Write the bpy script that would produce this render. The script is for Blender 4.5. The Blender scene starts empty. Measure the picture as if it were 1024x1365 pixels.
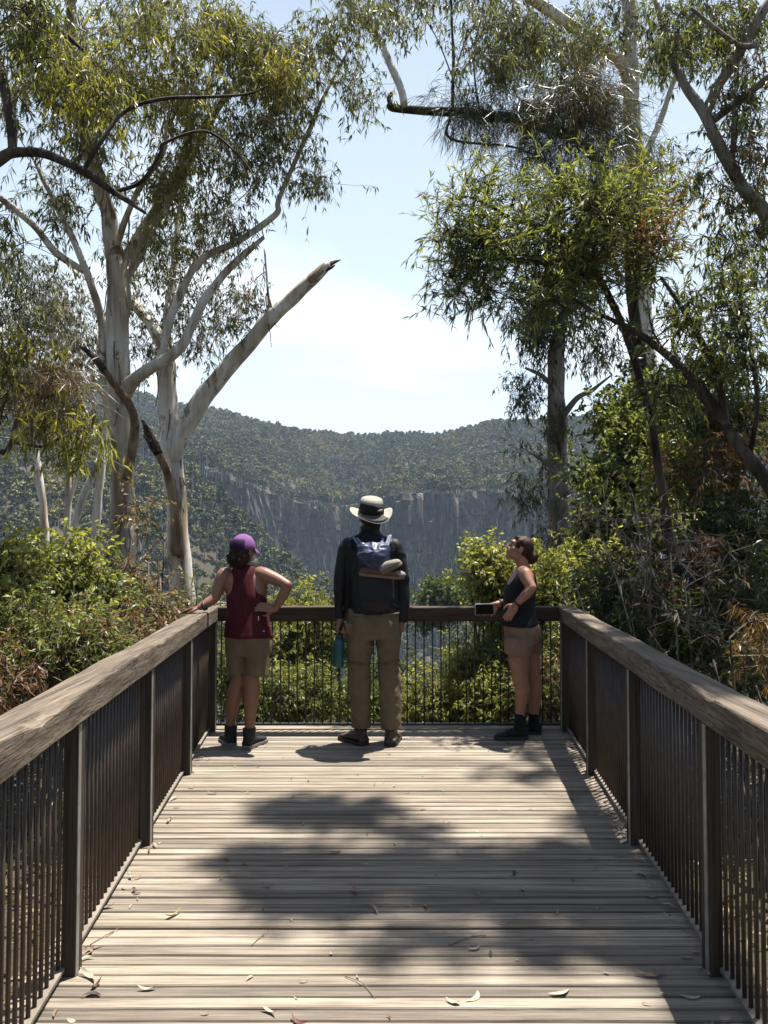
import bpy, math, random
import numpy as np
from mathutils import Vector, noise as mnoise

rng = np.random.default_rng(11)
random.seed(11)
SC = bpy.context.scene
COL = SC.collection

# ------------------------------------------------------------------ camera maths
F, CX, CY, CAMZ = 1025.0, 512.0, 682.5, 1.5
PITCH = math.atan(37.5 / F)
SUN = np.array([0.20, 0.17, 1.0])          # towards the sun
SUN = SUN / np.linalg.norm(SUN)


def P(px, py, Y):
    """world point seen at a photo position, at distance Y in front of the camera"""
    px, py, Y = (np.asarray(v, float) for v in (px, py, Y))
    u = (px - CX) / F
    v = (CY - py) / F
    yy = math.cos(PITCH) - math.sin(PITCH) * v
    zz = math.sin(PITCH) + math.cos(PITCH) * v
    k = Y / yy
    return np.stack(np.broadcast_arrays(u * k, Y + 0 * k, CAMZ + zz * k), -1)


def G(px, py, z=0.0):
    """point on the horizontal plane z seen at a photo position"""
    a = P(px, py, 1.0)
    k = (z - CAMZ) / (a[2] - CAMZ)
    return np.array([a[0] * k, a[1] * k, z])


# ------------------------------------------------------------------ value noise
def _hash(ix, iy, iz, seed):
    h = (ix * 374761393 + iy * 668265263 + iz * 2147483647 + seed * 974634777) & 0xFFFFFFFF
    h = ((h ^ (h >> 13)) * 1274126177) & 0xFFFFFFFF
    return ((h ^ (h >> 16)) & 0xFFFF) / 65535.0


def vnoise(p, seed=0):
    p = np.asarray(p, float)
    i = np.floor(p).astype(np.int64)
    f = p - i
    f = f * f * (3 - 2 * f)
    r = 0
    for dx in (0, 1):
        for dy in (0, 1):
            for dz in (0, 1):
                w = (f[..., 0] if dx else 1 - f[..., 0]) * (f[..., 1] if dy else 1 - f[..., 1]) * (f[..., 2] if dz else 1 - f[..., 2])
                r = r + w * _hash(i[..., 0] + dx, i[..., 1] + dy, i[..., 2] + dz, seed)
    return r * 2 - 1


def fbm(p, octs=4, seed=0):
    r, a = 0, 1.0
    p = np.asarray(p, float)
    for o in range(octs):
        r = r + a * vnoise(p * 2 ** o, seed + o)
        a *= 0.5
    return r


# ------------------------------------------------------------------ mesh builder
def catmull(pts, n):
    pts = np.asarray(pts, float)
    if len(pts) < 3:
        t = np.linspace(0, 1, n * max(1, len(pts) - 1) + 1)[:, None]
        return pts[0] * (1 - t) + pts[-1] * t
    q = np.vstack([2 * pts[0] - pts[1], pts, 2 * pts[-1] - pts[-2]])
    out = []
    t = np.linspace(0, 1, n, endpoint=False)[:, None]
    for i in range(1, len(q) - 2):
        a, b, c, d = q[i - 1], q[i], q[i + 1], q[i + 2]
        out.append(0.5 * (2 * b + (c - a) * t + (2 * a - 5 * b + 4 * c - d) * t ** 2 + (3 * b - a - 3 * c + d) * t ** 3))
    out.append(pts[-1:])
    return np.vstack(out)


def unit(v):
    v = np.asarray(v, float)
    return v / (np.linalg.norm(v, axis=-1, keepdims=True) + 1e-12)


class MB:
    def __init__(self):
        self.V, self.Q, self.T, self.n = [], [], [], 0

    def add(self, v, q=None, t=None):
        v = np.asarray(v, float).reshape(-1, 3)
        self.V.append(v)
        if q is not None and len(q):
            self.Q.append(np.asarray(q, np.int64).reshape(-1, 4) + self.n)
        if t is not None and len(t):
            self.T.append(np.asarray(t, np.int64).reshape(-1, 3) + self.n)
        self.n += len(v)
        return self

    def box(self, lo, hi, cham=0.0):
        lo, hi = np.asarray(lo, float), np.asarray(hi, float)
        c = [(x, y, z) for z in (lo[2], hi[2]) for y in (lo[1], hi[1]) for x in (lo[0], hi[0])]
        return self.add(c, [(0, 2, 3, 1), (4, 5, 7, 6), (0, 1, 5, 4), (2, 6, 7, 3), (0, 4, 6, 2), (1, 3, 7, 5)])

    def rings(self, R, cap=True):
        """R: (k, n, 3) rings joined into a skin"""
        k, n = R.shape[:2]
        idx = np.arange(k * n).reshape(k, n)
        a = idx[:-1]
        b = idx[1:]
        q = np.stack([a, np.roll(a, -1, 1), np.roll(b, -1, 1), b], -1).reshape(-1, 4)
        v = R.reshape(-1, 3)
        t = []
        if cap:
            v = np.vstack([v, R[0].mean(0), R[-1].mean(0)])
            c0, c1 = k * n, k * n + 1
            for j in range(n):
                t.append((c0, idx[0, (j + 1) % n], idx[0, j]))
                t.append((c1, idx[-1, j], idx[-1, (j + 1) % n]))
        return self.add(v, q, t)

    def tube(self, pts, rad, sides=8, cap=True, rough=0.0, squash=None):
        pts = np.asarray(pts, float)
        k = len(pts)
        rad = np.broadcast_to(np.asarray(rad, float), (k,))
        tan = unit(np.gradient(pts, axis=0))
        ref = np.array([0, 0, 1.0]) if abs(tan[0][2]) < 0.8 else np.array([1.0, 0, 0])
        nrm = unit(np.cross(tan[0], ref))
        ang = np.linspace(0, 2 * np.pi, sides, endpoint=False)
        R = np.zeros((k, sides, 3))
        for i in range(k):
            nrm = unit(nrm - tan[i] * np.dot(nrm, tan[i]))
            bn = np.cross(tan[i], nrm)
            r = rad[i] * np.ones(sides)
            if rough:
                pp = pts[i] * 3 + np.stack([np.cos(ang), np.sin(ang), 0 * ang], -1) * 1.3
                r = r * (1 + rough * fbm(pp, 2, 5))
            R[i] = pts[i] + (np.cos(ang) * r)[:, None] * nrm + (np.sin(ang) * r)[:, None] * bn
        return self.rings(R, cap)

    def ball(self, c, axes, nu=14, nv=9):
        """ellipsoid; axes = 3 vectors or 3 radii"""
        axes = np.asarray(axes, float)
        if axes.ndim == 1:
            axes = np.diag(axes)
        u = np.linspace(0, 2 * np.pi, nu, endpoint=False)
        v = np.linspace(0.001, np.pi - 0.001, nv)
        d = np.stack([np.outer(np.sin(v), np.cos(u)), np.outer(np.sin(v), np.sin(u)), np.outer(np.cos(v), np.ones(nu))], -1)
        return self.rings(np.asarray(c, float) + d @ axes, True)

    def arrays(self):
        V = np.vstack(self.V)
        Q = np.vstack(self.Q) if self.Q else np.zeros((0, 4), np.int64)
        T = np.vstack(self.T) if self.T else np.zeros((0, 3), np.int64)
        return V, Q, T

    def mesh(self, name, off=(0, 0, 0), smooth=True):
        V, Q, T = self.arrays()
        me = bpy.data.meshes.new(name)
        me.vertices.add(len(V))
        me.vertices.foreach_set('co', (V - np.asarray(off)).astype(np.float32).ravel())
        me.loops.add(Q.size + T.size)
        me.loops.foreach_set('vertex_index', np.concatenate([Q.ravel(), T.ravel()]).astype(np.int32))
        me.polygons.add(len(Q) + len(T))
        st = np.concatenate([np.arange(len(Q)) * 4, Q.size + np.arange(len(T)) * 3]).astype(np.int32)
        me.polygons.foreach_set('loop_start', st)
        me.polygons.foreach_set('use_smooth', np.full(len(Q) + len(T), smooth))
        me.update(calc_edges=True)
        return me

    def build(self, name, mat, parent=None, smooth=True):
        off = origin(parent)
        o = bpy.data.objects.new(name, self.mesh(name, off, smooth))
        o.data.materials.append(mat)
        COL.objects.link(o)
        if parent is not None:
            o.parent = parent
        return o


def origin(o):
    r = np.zeros(3)
    while o is not None:
        r = r + np.array(o.location)
        o = o.parent
    return r


def tag(o, label, cat, group=None, kind=None):
    if label:
        o['label'] = label
    if cat:
        o['category'] = cat
    if group:
        o['group'] = group
    if kind:
        o['kind'] = kind
    return o


def thing(name, label, cat, loc=(0, 0, 0), group=None):
    o = bpy.data.objects.new(name, None)
    o.empty_display_size = 0.1
    o.location = [float(v) for v in loc]
    COL.objects.link(o)
    return tag(o, label, cat, group)


# ------------------------------------------------------------------ materials
def newmat(name):
    m = bpy.data.materials.new(name)
    m.use_nodes = True
    nt = m.node_tree
    bsdf = nt.nodes['Principled BSDF']
    return m, nt, bsdf


def ramp(nt, fac, stops):
    r = nt.nodes.new('ShaderNodeValToRGB')
    e = r.color_ramp.elements
    while len(e) < len(stops):
        e.new(0.5)
    for el, (p, c) in zip(e, stops):
        el.position = p
        el.color = (*c, 1)
    nt.links.new(fac, r.inputs[0])
    return r.outputs[0]


def noise_node(nt, scale, detail=4, rough=0.55, coord='Object', stretch=(1, 1, 1), dist=0.0):
    tc = nt.nodes.new('ShaderNodeTexCoord')
    mp = nt.nodes.new('ShaderNodeMapping')
    mp.inputs['Scale'].default_value = stretch
    n = nt.nodes.new('ShaderNodeTexNoise')
    n.inputs['Scale'].default_value = scale
    n.inputs['Detail'].default_value = detail
    n.inputs['Roughness'].default_value = rough
    n.inputs['Distortion'].default_value = dist
    nt.links.new(tc.outputs[coord], mp.inputs[0])
    nt.links.new(mp.outputs[0], n.inputs['Vector'])
    return n.outputs[0]


def mixc(nt, a, b, fac, mode='MIX'):
    m = nt.nodes.new('ShaderNodeMix')
    m.data_type = 'RGBA'
    m.blend_type = mode
    for s, v in ((m.inputs[6], a), (m.inputs[7], b), (m.inputs[0], fac)):
        if hasattr(v, 'is_output'):
            nt.links.new(v, s)
        elif isinstance(v, (int, float)):
            s.default_value = v
        else:
            s.default_value = (*v, 1)
    return m.outputs[2]


def bump(nt, bsdf, h, strength, dist=0.01):
    b = nt.nodes.new('ShaderNodeBump')
    b.inputs['Strength'].default_value = strength
    b.inputs['Distance'].default_value = dist
    nt.links.new(h, b.inputs['Height'])
    nt.links.new(b.outputs[0], bsdf.inputs['Normal'])


def plain(name, col, rough=0.6, spec=0.4, metal=0.0, var=0.15, scale=30, bumps=0.0):
    m, nt, b = newmat(name)
    n = noise_node(nt, scale)
    c = ramp(nt, n, [(0.3, [v * (1 - var) for v in col]), (0.7, [min(1, v * (1 + var)) for v in col])])
    nt.links.new(c, b.inputs['Base Color'])
    b.inputs['Roughness'].default_value = rough
    b.inputs['Specular IOR Level'].default_value = spec
    b.inputs['Metallic'].default_value = metal
    if bumps:
        bump(nt, b, n, bumps)
    return m


def leafmat(name, cols, trans=0.35, rough=0.42, spec=0.45, tint=(1.25, 1.2, 0.55), patch=None):
    """cols: three colours spread leaf by leaf"""
    m, nt, b = newmat(name)
    g = nt.nodes.new('ShaderNodeNewGeometry')
    c = ramp(nt, g.outputs['Random Per Island'], [(0.0, cols[0]), (0.5, cols[1]), (1.0, cols[2])])
    if patch:
        n = noise_node(nt, patch[1], 2)
        f = ramp(nt, n, [(patch[2], (0, 0, 0)), (patch[2] + 0.08, (1, 1, 1))])
        c = mixc(nt, c, patch[0], f)
    nt.links.new(c, b.inputs['Base Color'])
    b.inputs['Roughness'].default_value = rough
    b.inputs['Specular IOR Level'].default_value = spec
    t = nt.nodes.new('ShaderNodeBsdfTranslucent')
    nt.links.new(mixc(nt, c, tint, 1.0, 'MULTIPLY'), t.inputs[0])
    mx = nt.nodes.new('ShaderNodeMixShader')
    mx.inputs[0].default_value = trans
    nt.links.new(b.outputs[0], mx.inputs[1])
    nt.links.new(t.outputs[0], mx.inputs[2])
    nt.links.new(mx.outputs[0], nt.nodes['Material Output'].inputs[0])
    return m


def barkmat(name, c1, c2, c3, scale=3.0, stretch=(1, 1, 0.25), bmp=0.5):
    m, nt, b = newmat(name)
    n1 = noise_node(nt, scale, 5, 0.6, stretch=stretch, dist=0.6)
    n2 = noise_node(nt, scale * 5, 4, 0.6, stretch=(1, 1, 0.12))
    c = ramp(nt, n1, [(0.36, c1), (0.5, c2), (0.64, c3)])
    d = ramp(nt, n2, [(0.35, (0.55, 0.5, 0.45)), (0.55, (1, 1, 1))])
    c = mixc(nt, c, d, 0.7, 'MULTIPLY')
    n3 = noise_node(nt, scale * 1.1, 6, 0.7, stretch=(1, 1, 0.45), dist=1.0)
    pf = ramp(nt, n3, [(0.57, (0, 0, 0)), (0.60, (1, 1, 1))])
    c = mixc(nt, c, mixc(nt, c, (0.42, 0.34, 0.27), 1.0, 'MULTIPLY'), pf)
    nt.links.new(c, b.inputs['Base Color'])
    b.inputs['Roughness'].default_value = 0.8
    b.inputs['Specular IOR Level'].default_value = 0.2
    bump(nt, b, n2, bmp, 0.02)
    return m


def woodmat(name, cols, along=0, rough=0.75, per_island=0.35, dirt=0.5, crack=0.55, grain=0.6):
    """weathered timber, grain along an axis"""
    m, nt, b = newmat(name)
    st = [14, 14, 14]
    st[along] = 0.7
    g = nt.nodes.new('ShaderNodeNewGeometry')
    n1 = noise_node(nt, 2.2, 6, 0.65, stretch=st, dist=0.0)
    st2 = [60, 60, 60]
    st2[along] = 1.2
    n2 = noise_node(nt, 2.5, 4, 0.6, stretch=st2)
    n3 = noise_node(nt, 2.1, 5, 0.6)
    c = ramp(nt, n1, [(0.28, cols[0]), (0.5, cols[1]), (0.72, cols[2])])
    d = ramp(nt, n2, [(0.36, (0.45, 0.42, 0.4)), (0.56, (1, 1, 1))])
    c = mixc(nt, c, d, grain, 'MULTIPLY')
    r = ramp(nt, g.outputs['Random Per Island'], [(0, (1 - per_island,) * 3), (0.5, (1, 0.97, 0.93)), (1, (1 + per_island * 0.6,) * 3)])
    c = mixc(nt, c, r, 1.0, 'MULTIPLY')
    e = ramp(nt, n3, [(0.3, (0.6, 0.57, 0.55)), (0.55, (1, 1, 1))])
    c = mixc(nt, c, e, dirt, 'MULTIPLY')
    st3 = [34, 34, 34]
    st3[along] = 0.55
    n4 = noise_node(nt, 1.3, 3, 0.5, stretch=st3)
    k = ramp(nt, n4, [(0.455, (1, 1, 1)), (0.485, (0.32, 0.29, 0.27)), (0.50, (0.25, 0.23, 0.21)), (0.53, (1, 1, 1))])
    c = mixc(nt, c, k, crack, 'MULTIPLY')
    nt.links.new(c, b.inputs['Base Color'])
    b.inputs['Roughness'].default_value = rough
    b.inputs['Specular IOR Level'].default_value = 0.3
    bump(nt, b, n2, 0.6, 0.004)
    return m


def clothmat(name, col, rough=0.85, var=0.2, weave=300, spec=0.2, scale=14):
    m, nt, b = newmat(name)
    n = noise_node(nt, scale, 4)
    w = noise_node(nt, weave, 2)
    c = ramp(nt, n, [(0.3, [v * (1 - var) for v in col]), (0.7, [min(1, v * (1 + var)) for v in col])])
    nt.links.new(c, b.inputs['Base Color'])
    b.inputs['Roughness'].default_value = rough
    b.inputs['Specular IOR Level'].default_value = spec
    bump(nt, b, w, 0.15, 0.002)
    return m
# ------------------------------------------------------------------ vegetation tools
def leaf_quads(mb, base, d, L, W, nrm, sag=0.12):
    """one folded kite per leaf, all at once"""
    d = unit(d)
    s = unit(np.cross(d, nrm))
    n2 = np.cross(s, d)
    L = np.asarray(L)[:, None]
    W = np.asarray(W)[:, None]
    mid = base + d * L * 0.42 + n2 * L * sag * 0.5
    tip = base + d * L + np.array([0, 0, -1.0]) * L * sag
    v = np.stack([base, mid - s * W * 0.5, tip, mid + s * W * 0.5], 1).reshape(-1, 3)
    q = np.arange(len(base) * 4).reshape(-1, 4)
    mb.add(v, q)


def prisms(mb, a, b, ra, rb):
    """three-sided straight twigs, all at once"""
    d = unit(b - a)
    ref = np.where(np.abs(d[:, 2:3]) < 0.9, np.array([[0, 0, 1.0]]), np.array([[1.0, 0, 0]]))
    n = unit(np.cross(d, ref))
    m = np.cross(d, n)
    vs = []
    for p, r in ((a, ra), (b, rb)):
        for k in range(3):
            t = 2 * np.pi * k / 3
            vs.append(p + (n * math.cos(t) + m * math.sin(t)) * np.asarray(r).reshape(-1, 1))
    v = np.stack(vs, 1).reshape(-1, 3)
    i = (np.arange(len(a)) * 6)[:, None]
    q = np.concatenate([i + np.array([[0, 1, 4, 3]]), i + np.array([[1, 2, 5, 4]]), i + np.array([[2, 0, 3, 5]])], 0)
    mb.add(v, q)


GUM = dict(L=(.08, .15), W=(.017, .028), ntw=7, nl=9, tw=(.2, .42), droop=.6, spread=.7, hang=.72, r=.40)
WATTLE = dict(L=(.08, .14), W=(.013, .020), ntw=7, nl=12, tw=(.2, .42), droop=.05, spread=.5, hang=.15, r=.35)
NEEDLE = dict(L=(.16, .32), W=(.006, .009), ntw=6, nl=16, tw=(.2, .4), droop=.3, spread=.5, hang=.45, r=.4)
BROAD = dict(L=(.05, .09), W=(.03, .05), ntw=7, nl=12, tw=(.15, .35), droop=.2, spread=.8, hang=.3, r=.3)
BARE = dict(L=(.05, .09), W=(.014, .022), ntw=5, nl=2, tw=(.2, .6), droop=.1, spread=.6, hang=.7, r=.4)
SMALL = dict(L=(.05, .09), W=(.016, .026), ntw=7, nl=14, tw=(.18, .36), droop=.25, spread=.7, hang=.4, r=.3)


def blob_centres(blobs):
    out = []
    for b in blobs:
        px, py, rx, ry, Y, rY, n = b[:7]
        u = rng.normal(size=(n * 3, 3))
        u = unit(u) * rng.random((n * 3, 1)) ** (1 / 2.2)
        keep = fbm(u * 1.9 + rng.random(3) * 50, 2, int(rng.integers(1000))) > -0.02
        u = u[keep][:n]
        out.append(P(px + u[:, 0] * rx, py + u[:, 1] * ry, Y + u[:, 2] * rY))
    return np.vstack(out) if out else np.zeros((0, 3))


def grow(limb_nodes, centres, style, wood, twigs, leaves, k=1.0, rr=(.011, .005)):
    """branchlets from the nearest wood to each clump centre, twigs round it, leaves on the twigs"""
    nodes = np.asarray(limb_nodes)
    d0 = np.array([np.min(np.linalg.norm(nodes - c, axis=1)) for c in centres]) if len(centres) else []
    A, B, RA, RB = [], [], [], []
    for i in np.argsort(d0):
        c = centres[i]
        dd = np.linalg.norm(nodes - c, axis=1) + np.maximum(0, nodes[:, 2] - c[2]) * 0.3
        j = int(np.argmin(dd))
        a = nodes[j]
        L = np.linalg.norm(c - a)
        mid = (a + c) / 2 + rng.normal(size=3) * L * 0.1 + np.array([0, 0, 0.12 * L])
        t = np.linspace(0, 1, 5)[:, None]
        p = a * (1 - t) ** 2 + mid * 2 * t * (1 - t) + c * t * t
        r = np.linspace(rr[0], rr[1], 5) * min(1.8, 0.6 + L * 0.6)
        for q in range(4):
            A.append(p[q]); B.append(p[q + 1]); RA.append(r[q]); RB.append(r[q + 1])
        nodes = np.vstack([nodes, p[2:]])
    if A:
        prisms(twigs, np.array(A), np.array(B), np.array(RA), np.array(RB))
    m = len(centres)
    if not m:
        return
    nt_ = style['ntw']
    ntot = m * nt_
    cc = np.repeat(centres, nt_, 0)
    dirs = unit(rng.normal(size=(ntot, 3)) + np.array([0, 0, 0.35 - style['droop']]))
    tl = rng.uniform(*style['tw'], ntot)[:, None] * k
    st = cc + rng.normal(size=(ntot, 3)) * style['r'] * 0.35 * k
    e1 = st + dirs * tl * 0.55
    d2 = unit(dirs + np.array([0, 0, -style['droop']]) + rng.normal(size=(ntot, 3)) * 0.25)
    e2 = e1 + d2 * tl * 0.6
    prisms(twigs, np.concatenate([cc, st, e1]), np.concatenate([st, e1, e2]),
           np.repeat([.0035, .003, .0022], ntot), np.repeat([.003, .0022, .0012], ntot))
    nl = style['nl']
    N = ntot * nl
    t = rng.random((ntot, nl, 1)) ** 0.8
    lo = t < 0.5
    base = np.where(lo, st[:, None] + (e1 - st)[:, None] * t * 2, e1[:, None] + (e2 - e1)[:, None] * (t * 2 - 1))
    ax = np.where(lo, dirs[:, None], d2[:, None])
    ld = ax * (1 - style['hang']) + np.array([0, 0, -1.0]) * style['hang'] + rng.normal(size=(ntot, nl, 3)) * style['spread'] * 0.6
    leaf_quads(leaves, base.reshape(-1, 3), ld.reshape(-1, 3), rng.uniform(*style['L'], N) * k, rng.uniform(*style['W'], N) * k,
               unit(rng.normal(size=(N, 3))))


def limb_world(limb):
    a = np.array([(q[0], q[1], q[2]) for q in limb], float)
    r = np.array([q[3] * q[2] / F for q in limb])
    return P(a[:, 0], a[:, 1], a[:, 2]), r


def tree(name, label, cat, bark, groups, limbs=(), wlimbs=(), base=None, group=None, sides=10, stubs=None, ribbons=None):
    """limbs: photo-space polylines (px, py, distance, half width in px); groups: (leaf material, style, blobs or centres, size)"""
    wl = [limb_world(l) for l in limbs] + [(np.asarray(p, float), np.asarray(r, float)) for p, r in wlimbs]
    if base is None:
        base = wl[0][0][0]
    root = thing(name, label, cat, base, group)
    trunk, tw = MB(), MB()
    nodes = []
    for p, r in wl:
        n = 6
        pp = catmull(p, n)
        rad = np.interp(np.linspace(0, 1, len(pp)), np.linspace(0, 1, len(r)), r)
        L = np.linalg.norm(pp[-1] - pp[0])
        wob = fbm(pp * 1.7 + 3.1, 2, 9)[:, None] * np.array([[1, .6, .3]]) * np.minimum(rad.mean() * 0.5, 0.03)
        pp = pp + wob
        trunk.tube(pp, np.maximum(rad, .004), sides if rad.max() > .03 else 6, True, 0.15 if rad.max() > .03 else 0.0)
        nodes.append(pp)
    nodes = np.vstack(nodes)
    trunk.build('trunk', bark, root)
    if ribbons:
        for _ in range(ribbons[0]):
            rb = MB()
            p, r = wl[0] if rng.random() < .6 else wl[int(rng.integers(len(wl)))]
            t = rng.uniform(.15, .9) * (len(p) - 1)
            i = int(t)
            c = p[i] + (p[min(i + 1, len(p) - 1)] - p[i]) * (t - i)
            rr = r[i] + (r[min(i + 1, len(r) - 1)] - r[i]) * (t - i)
            a = rng.uniform(-2.6, -.5)
            o = np.array([math.cos(a), math.sin(a), 0])
            L = rng.uniform(.25, .8)
            w = rng.uniform(.008, .02)
            sd = np.array([-o[1], o[0], 0])
            k = np.linspace(0, 1, 7)[:, None]
            q = c + o * (rr * 1.0 + .10 * L * k ** 1.5 + .02 * np.sin(k * 7)) + np.array([0, 0, -L]) * k + sd * rng.normal() * .1 * k ** 2
            ww = w * (1 - .6 * k)
            rb.rings(np.stack([q - sd * ww, q + sd * ww, q + sd * ww + o * .004, q - sd * ww + o * .004], 1))
            rb.build('bark_ribbon', ribbons[1], root)
    if stubs:
        for nm_, sm_, ls in stubs:
            sb = MB()
            for l in ls:
                p, r = limb_world(l)
                pp = catmull(p, 6)
                rad = np.interp(np.linspace(0, 1, len(pp)), np.linspace(0, 1, len(r)), r)
                sb.tube(pp, rad, 8, True, .25)
            sb.build(nm_, sm_, root)
    for lm, style, blobs, k in groups:
        cr = MB()
        c = blobs if isinstance(blobs, np.ndarray) else blob_centres(blobs)
        grow(nodes, c, style, None, tw, cr, k)
        o = cr.build('crown', lm, root, smooth=False)
    if tw.n:
        tw.build('twigs', bark, root, smooth=False)
    return root


def shrub(name, label, lm, bark, style, blobs, k=1.0, ground=None, group=None, cat='shrub', extra=(), stem=1.0):
    """a bush whose stems start on the ground below its clumps"""
    b0 = blobs[0]
    c0 = P(b0[0], b0[1], b0[4])
    gz = ground if ground is not None else float(ground_z(np.array([c0[0]]), np.array([c0[1]]))[0])
    base = np.array([c0[0], c0[1], gz])
    wl = []
    for b in blobs:
        c = P(b[0], b[1], b[4])
        for s in range(2):
            e = c + rng.normal(size=3) * 0.25
            m = base * 0.55 + e * 0.45 + np.array([rng.normal() * .12, rng.normal() * .12, 0.15])
            h = np.linalg.norm(e - base)
            wl.append((np.array([base + rng.normal(size=3) * np.array([.1, .1, 0]), m, e]), np.array([.012, .009, .004]) * (1 + h * 0.35) * stem))
    return tree(name, label, cat, bark, [(lm, style, blobs, k)] + list(extra), wlimbs=wl, base=base, group=group, sides=6)
# ------------------------------------------------------------------ terrain
def smooth01(t):
    t = np.clip(t, 0, 1)
    return t * t * (3 - 2 * t)


CL = np.array([(-900, 520), (-420, 540), (-260, 560), (-150, 565), (-128, 556), (-108, 600), (-80, 655), (-35, 688), (-4, 668), (6, 612), (20, 599), (60, 602), (125, 592),
               (200, 578), (330, 565), (520, 545), (900, 520)], float)
CT = np.array([150, 95, 78, 60, 54, 47, 36, 33, 36, 38, 39.5, 40, 41, 41, 43, 46, 60], float)      # top of the cliff along it
RID_PX = np.array([-900, -200, 0, 100, 240, 330, 420, 480, 560, 640, 720, 800, 1024, 1300, 2000], float)
RID_PY = np.array([440, 468, 478, 492, 539, 553, 571, 576, 574, 564, 556, 549, 535, 520, 500], float)
SPX = np.array([-900, -260, -200, -102, -71, -44, -30, -5, 30, 200], float)
SPZ = np.array([110, 62, 50, 30, 3, -20, -34, -70, -120, -200], float)


def cliff_y(x):
    return np.interp(x, CL[:, 0], CL[:, 1])


def ground_z(x, y):
    x = np.asarray(x, float)
    y = np.asarray(y, float)
    ax = np.abs(x)
    y0 = 5.6 + np.clip((ax - 1.6) * 0.9, 0, 5.0)              # the rim lies a little further out on both sides
    drop = np.clip(y - y0, 0, None)
    near = -0.75 - 0.62 * drop + 0.15 * fbm(np.stack([x * .4, y * .4, 0 * x], -1), 3, 3)
    near = near + np.clip(ax - 1.5, 0, 3) * 0.10 * np.exp(-drop * .2)
    floor = -105 - 6 * fbm(np.stack([x / 60, y / 60, 0 * x], -1), 2, 7)
    z = np.maximum(near, floor)
    cy = cliff_y(x) + 7
    talus = -48 - 0.42 * np.maximum(cy - y, 0) + 5 * fbm(np.stack([x / 40, y / 40, 0 * x], -1), 3, 8)
    z = np.maximum(z, np.where(y > 150, talus, -999))
    crest = np.interp(x, SPX, SPZ)
    spur = crest - np.where(y < 400, 0.48 * (400 - y), 0.75 * (y - 400)) + 3 * fbm(np.stack([x / 35, y / 35, 0 * x], -1), 3, 12)
    z = np.maximum(z, np.where(y > 60, spur, -999))
    top = np.interp(x, CL[:, 0], CT)
    pxr = CX + x / 1000 * F
    rid = CAMZ + (720 - np.interp(pxr, RID_PX, RID_PY)) / F * 1000 - 11
    s = np.clip((y - cy) / (1000 - cy), 0, 1)
    hill = top - 3 + (rid - top) * (0.55 * s + 0.45 * smooth01(s)) + 5 * fbm(np.stack([x / 70, y / 70, 0 * x], -1), 3, 21) * smooth01(s * 5)
    hill = np.where(y > 1000, hill - (y - 1000) * 0.22, hill)
    return np.where(y >= cy, np.maximum(hill, z), z)


def build_ground():
    ys = np.concatenate([np.linspace(-12, 30, 70), np.geomspace(31, 500, 60)])
    xs = np.concatenate([-np.geomspace(14, 760, 60)[::-1], np.linspace(-13, 13, 66), np.geomspace(14, 760, 60)])
    cyx = cliff_y(xs) + 7
    rows = [np.stack([xs, np.full_like(xs, y)], -1) for y in ys]
    for t in np.linspace(0.1, 1, 10):
        rows.append(np.stack([xs, 500 + (cyx - 0.6 - 500) * t], -1))
    for t in np.concatenate([[0.0], np.linspace(0.004, 1, 60)]):
        rows.append(np.stack([xs, cyx + 0.6 + (1180 - cyx) * t], -1))
    R = np.array(rows)
    Z = ground_z(R[..., 0], R[..., 1])
    V = np.concatenate([R, Z[..., None]], -1)
    k, n = Z.shape
    idx = np.arange(k * n).reshape(k, n)
    q = np.stack([idx[:-1, :-1], idx[:-1, 1:], idx[1:, 1:], idx[1:, :-1]], -1).reshape(-1, 4)
    m, nt, b = newmat('ground')
    n1 = noise_node(nt, 0.9, 6, 0.65)
    n2 = noise_node(nt, 14, 5, 0.7)
    c = ramp(nt, n1, [(0.3, (0.028, 0.022, 0.013)), (0.5, (0.05, 0.04, 0.022)), (0.68, (0.034, 0.040, 0.016))])
    d = ramp(nt, n2, [(0.3, (0.4, 0.38, 0.35)), (0.62, (1.2, 1.1, 1.0))])
    nt.links.new(mixc(nt, c, d, 0.8, 'MULTIPLY'), b.inputs['Base Color'])
    b.inputs['Roughness'].default_value = 0.95
    bump(nt, b, n2, 0.8, 0.05)
    o = MB().add(V, q).build('ground', m)
    tag(o, None, None, kind='structure')


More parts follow.
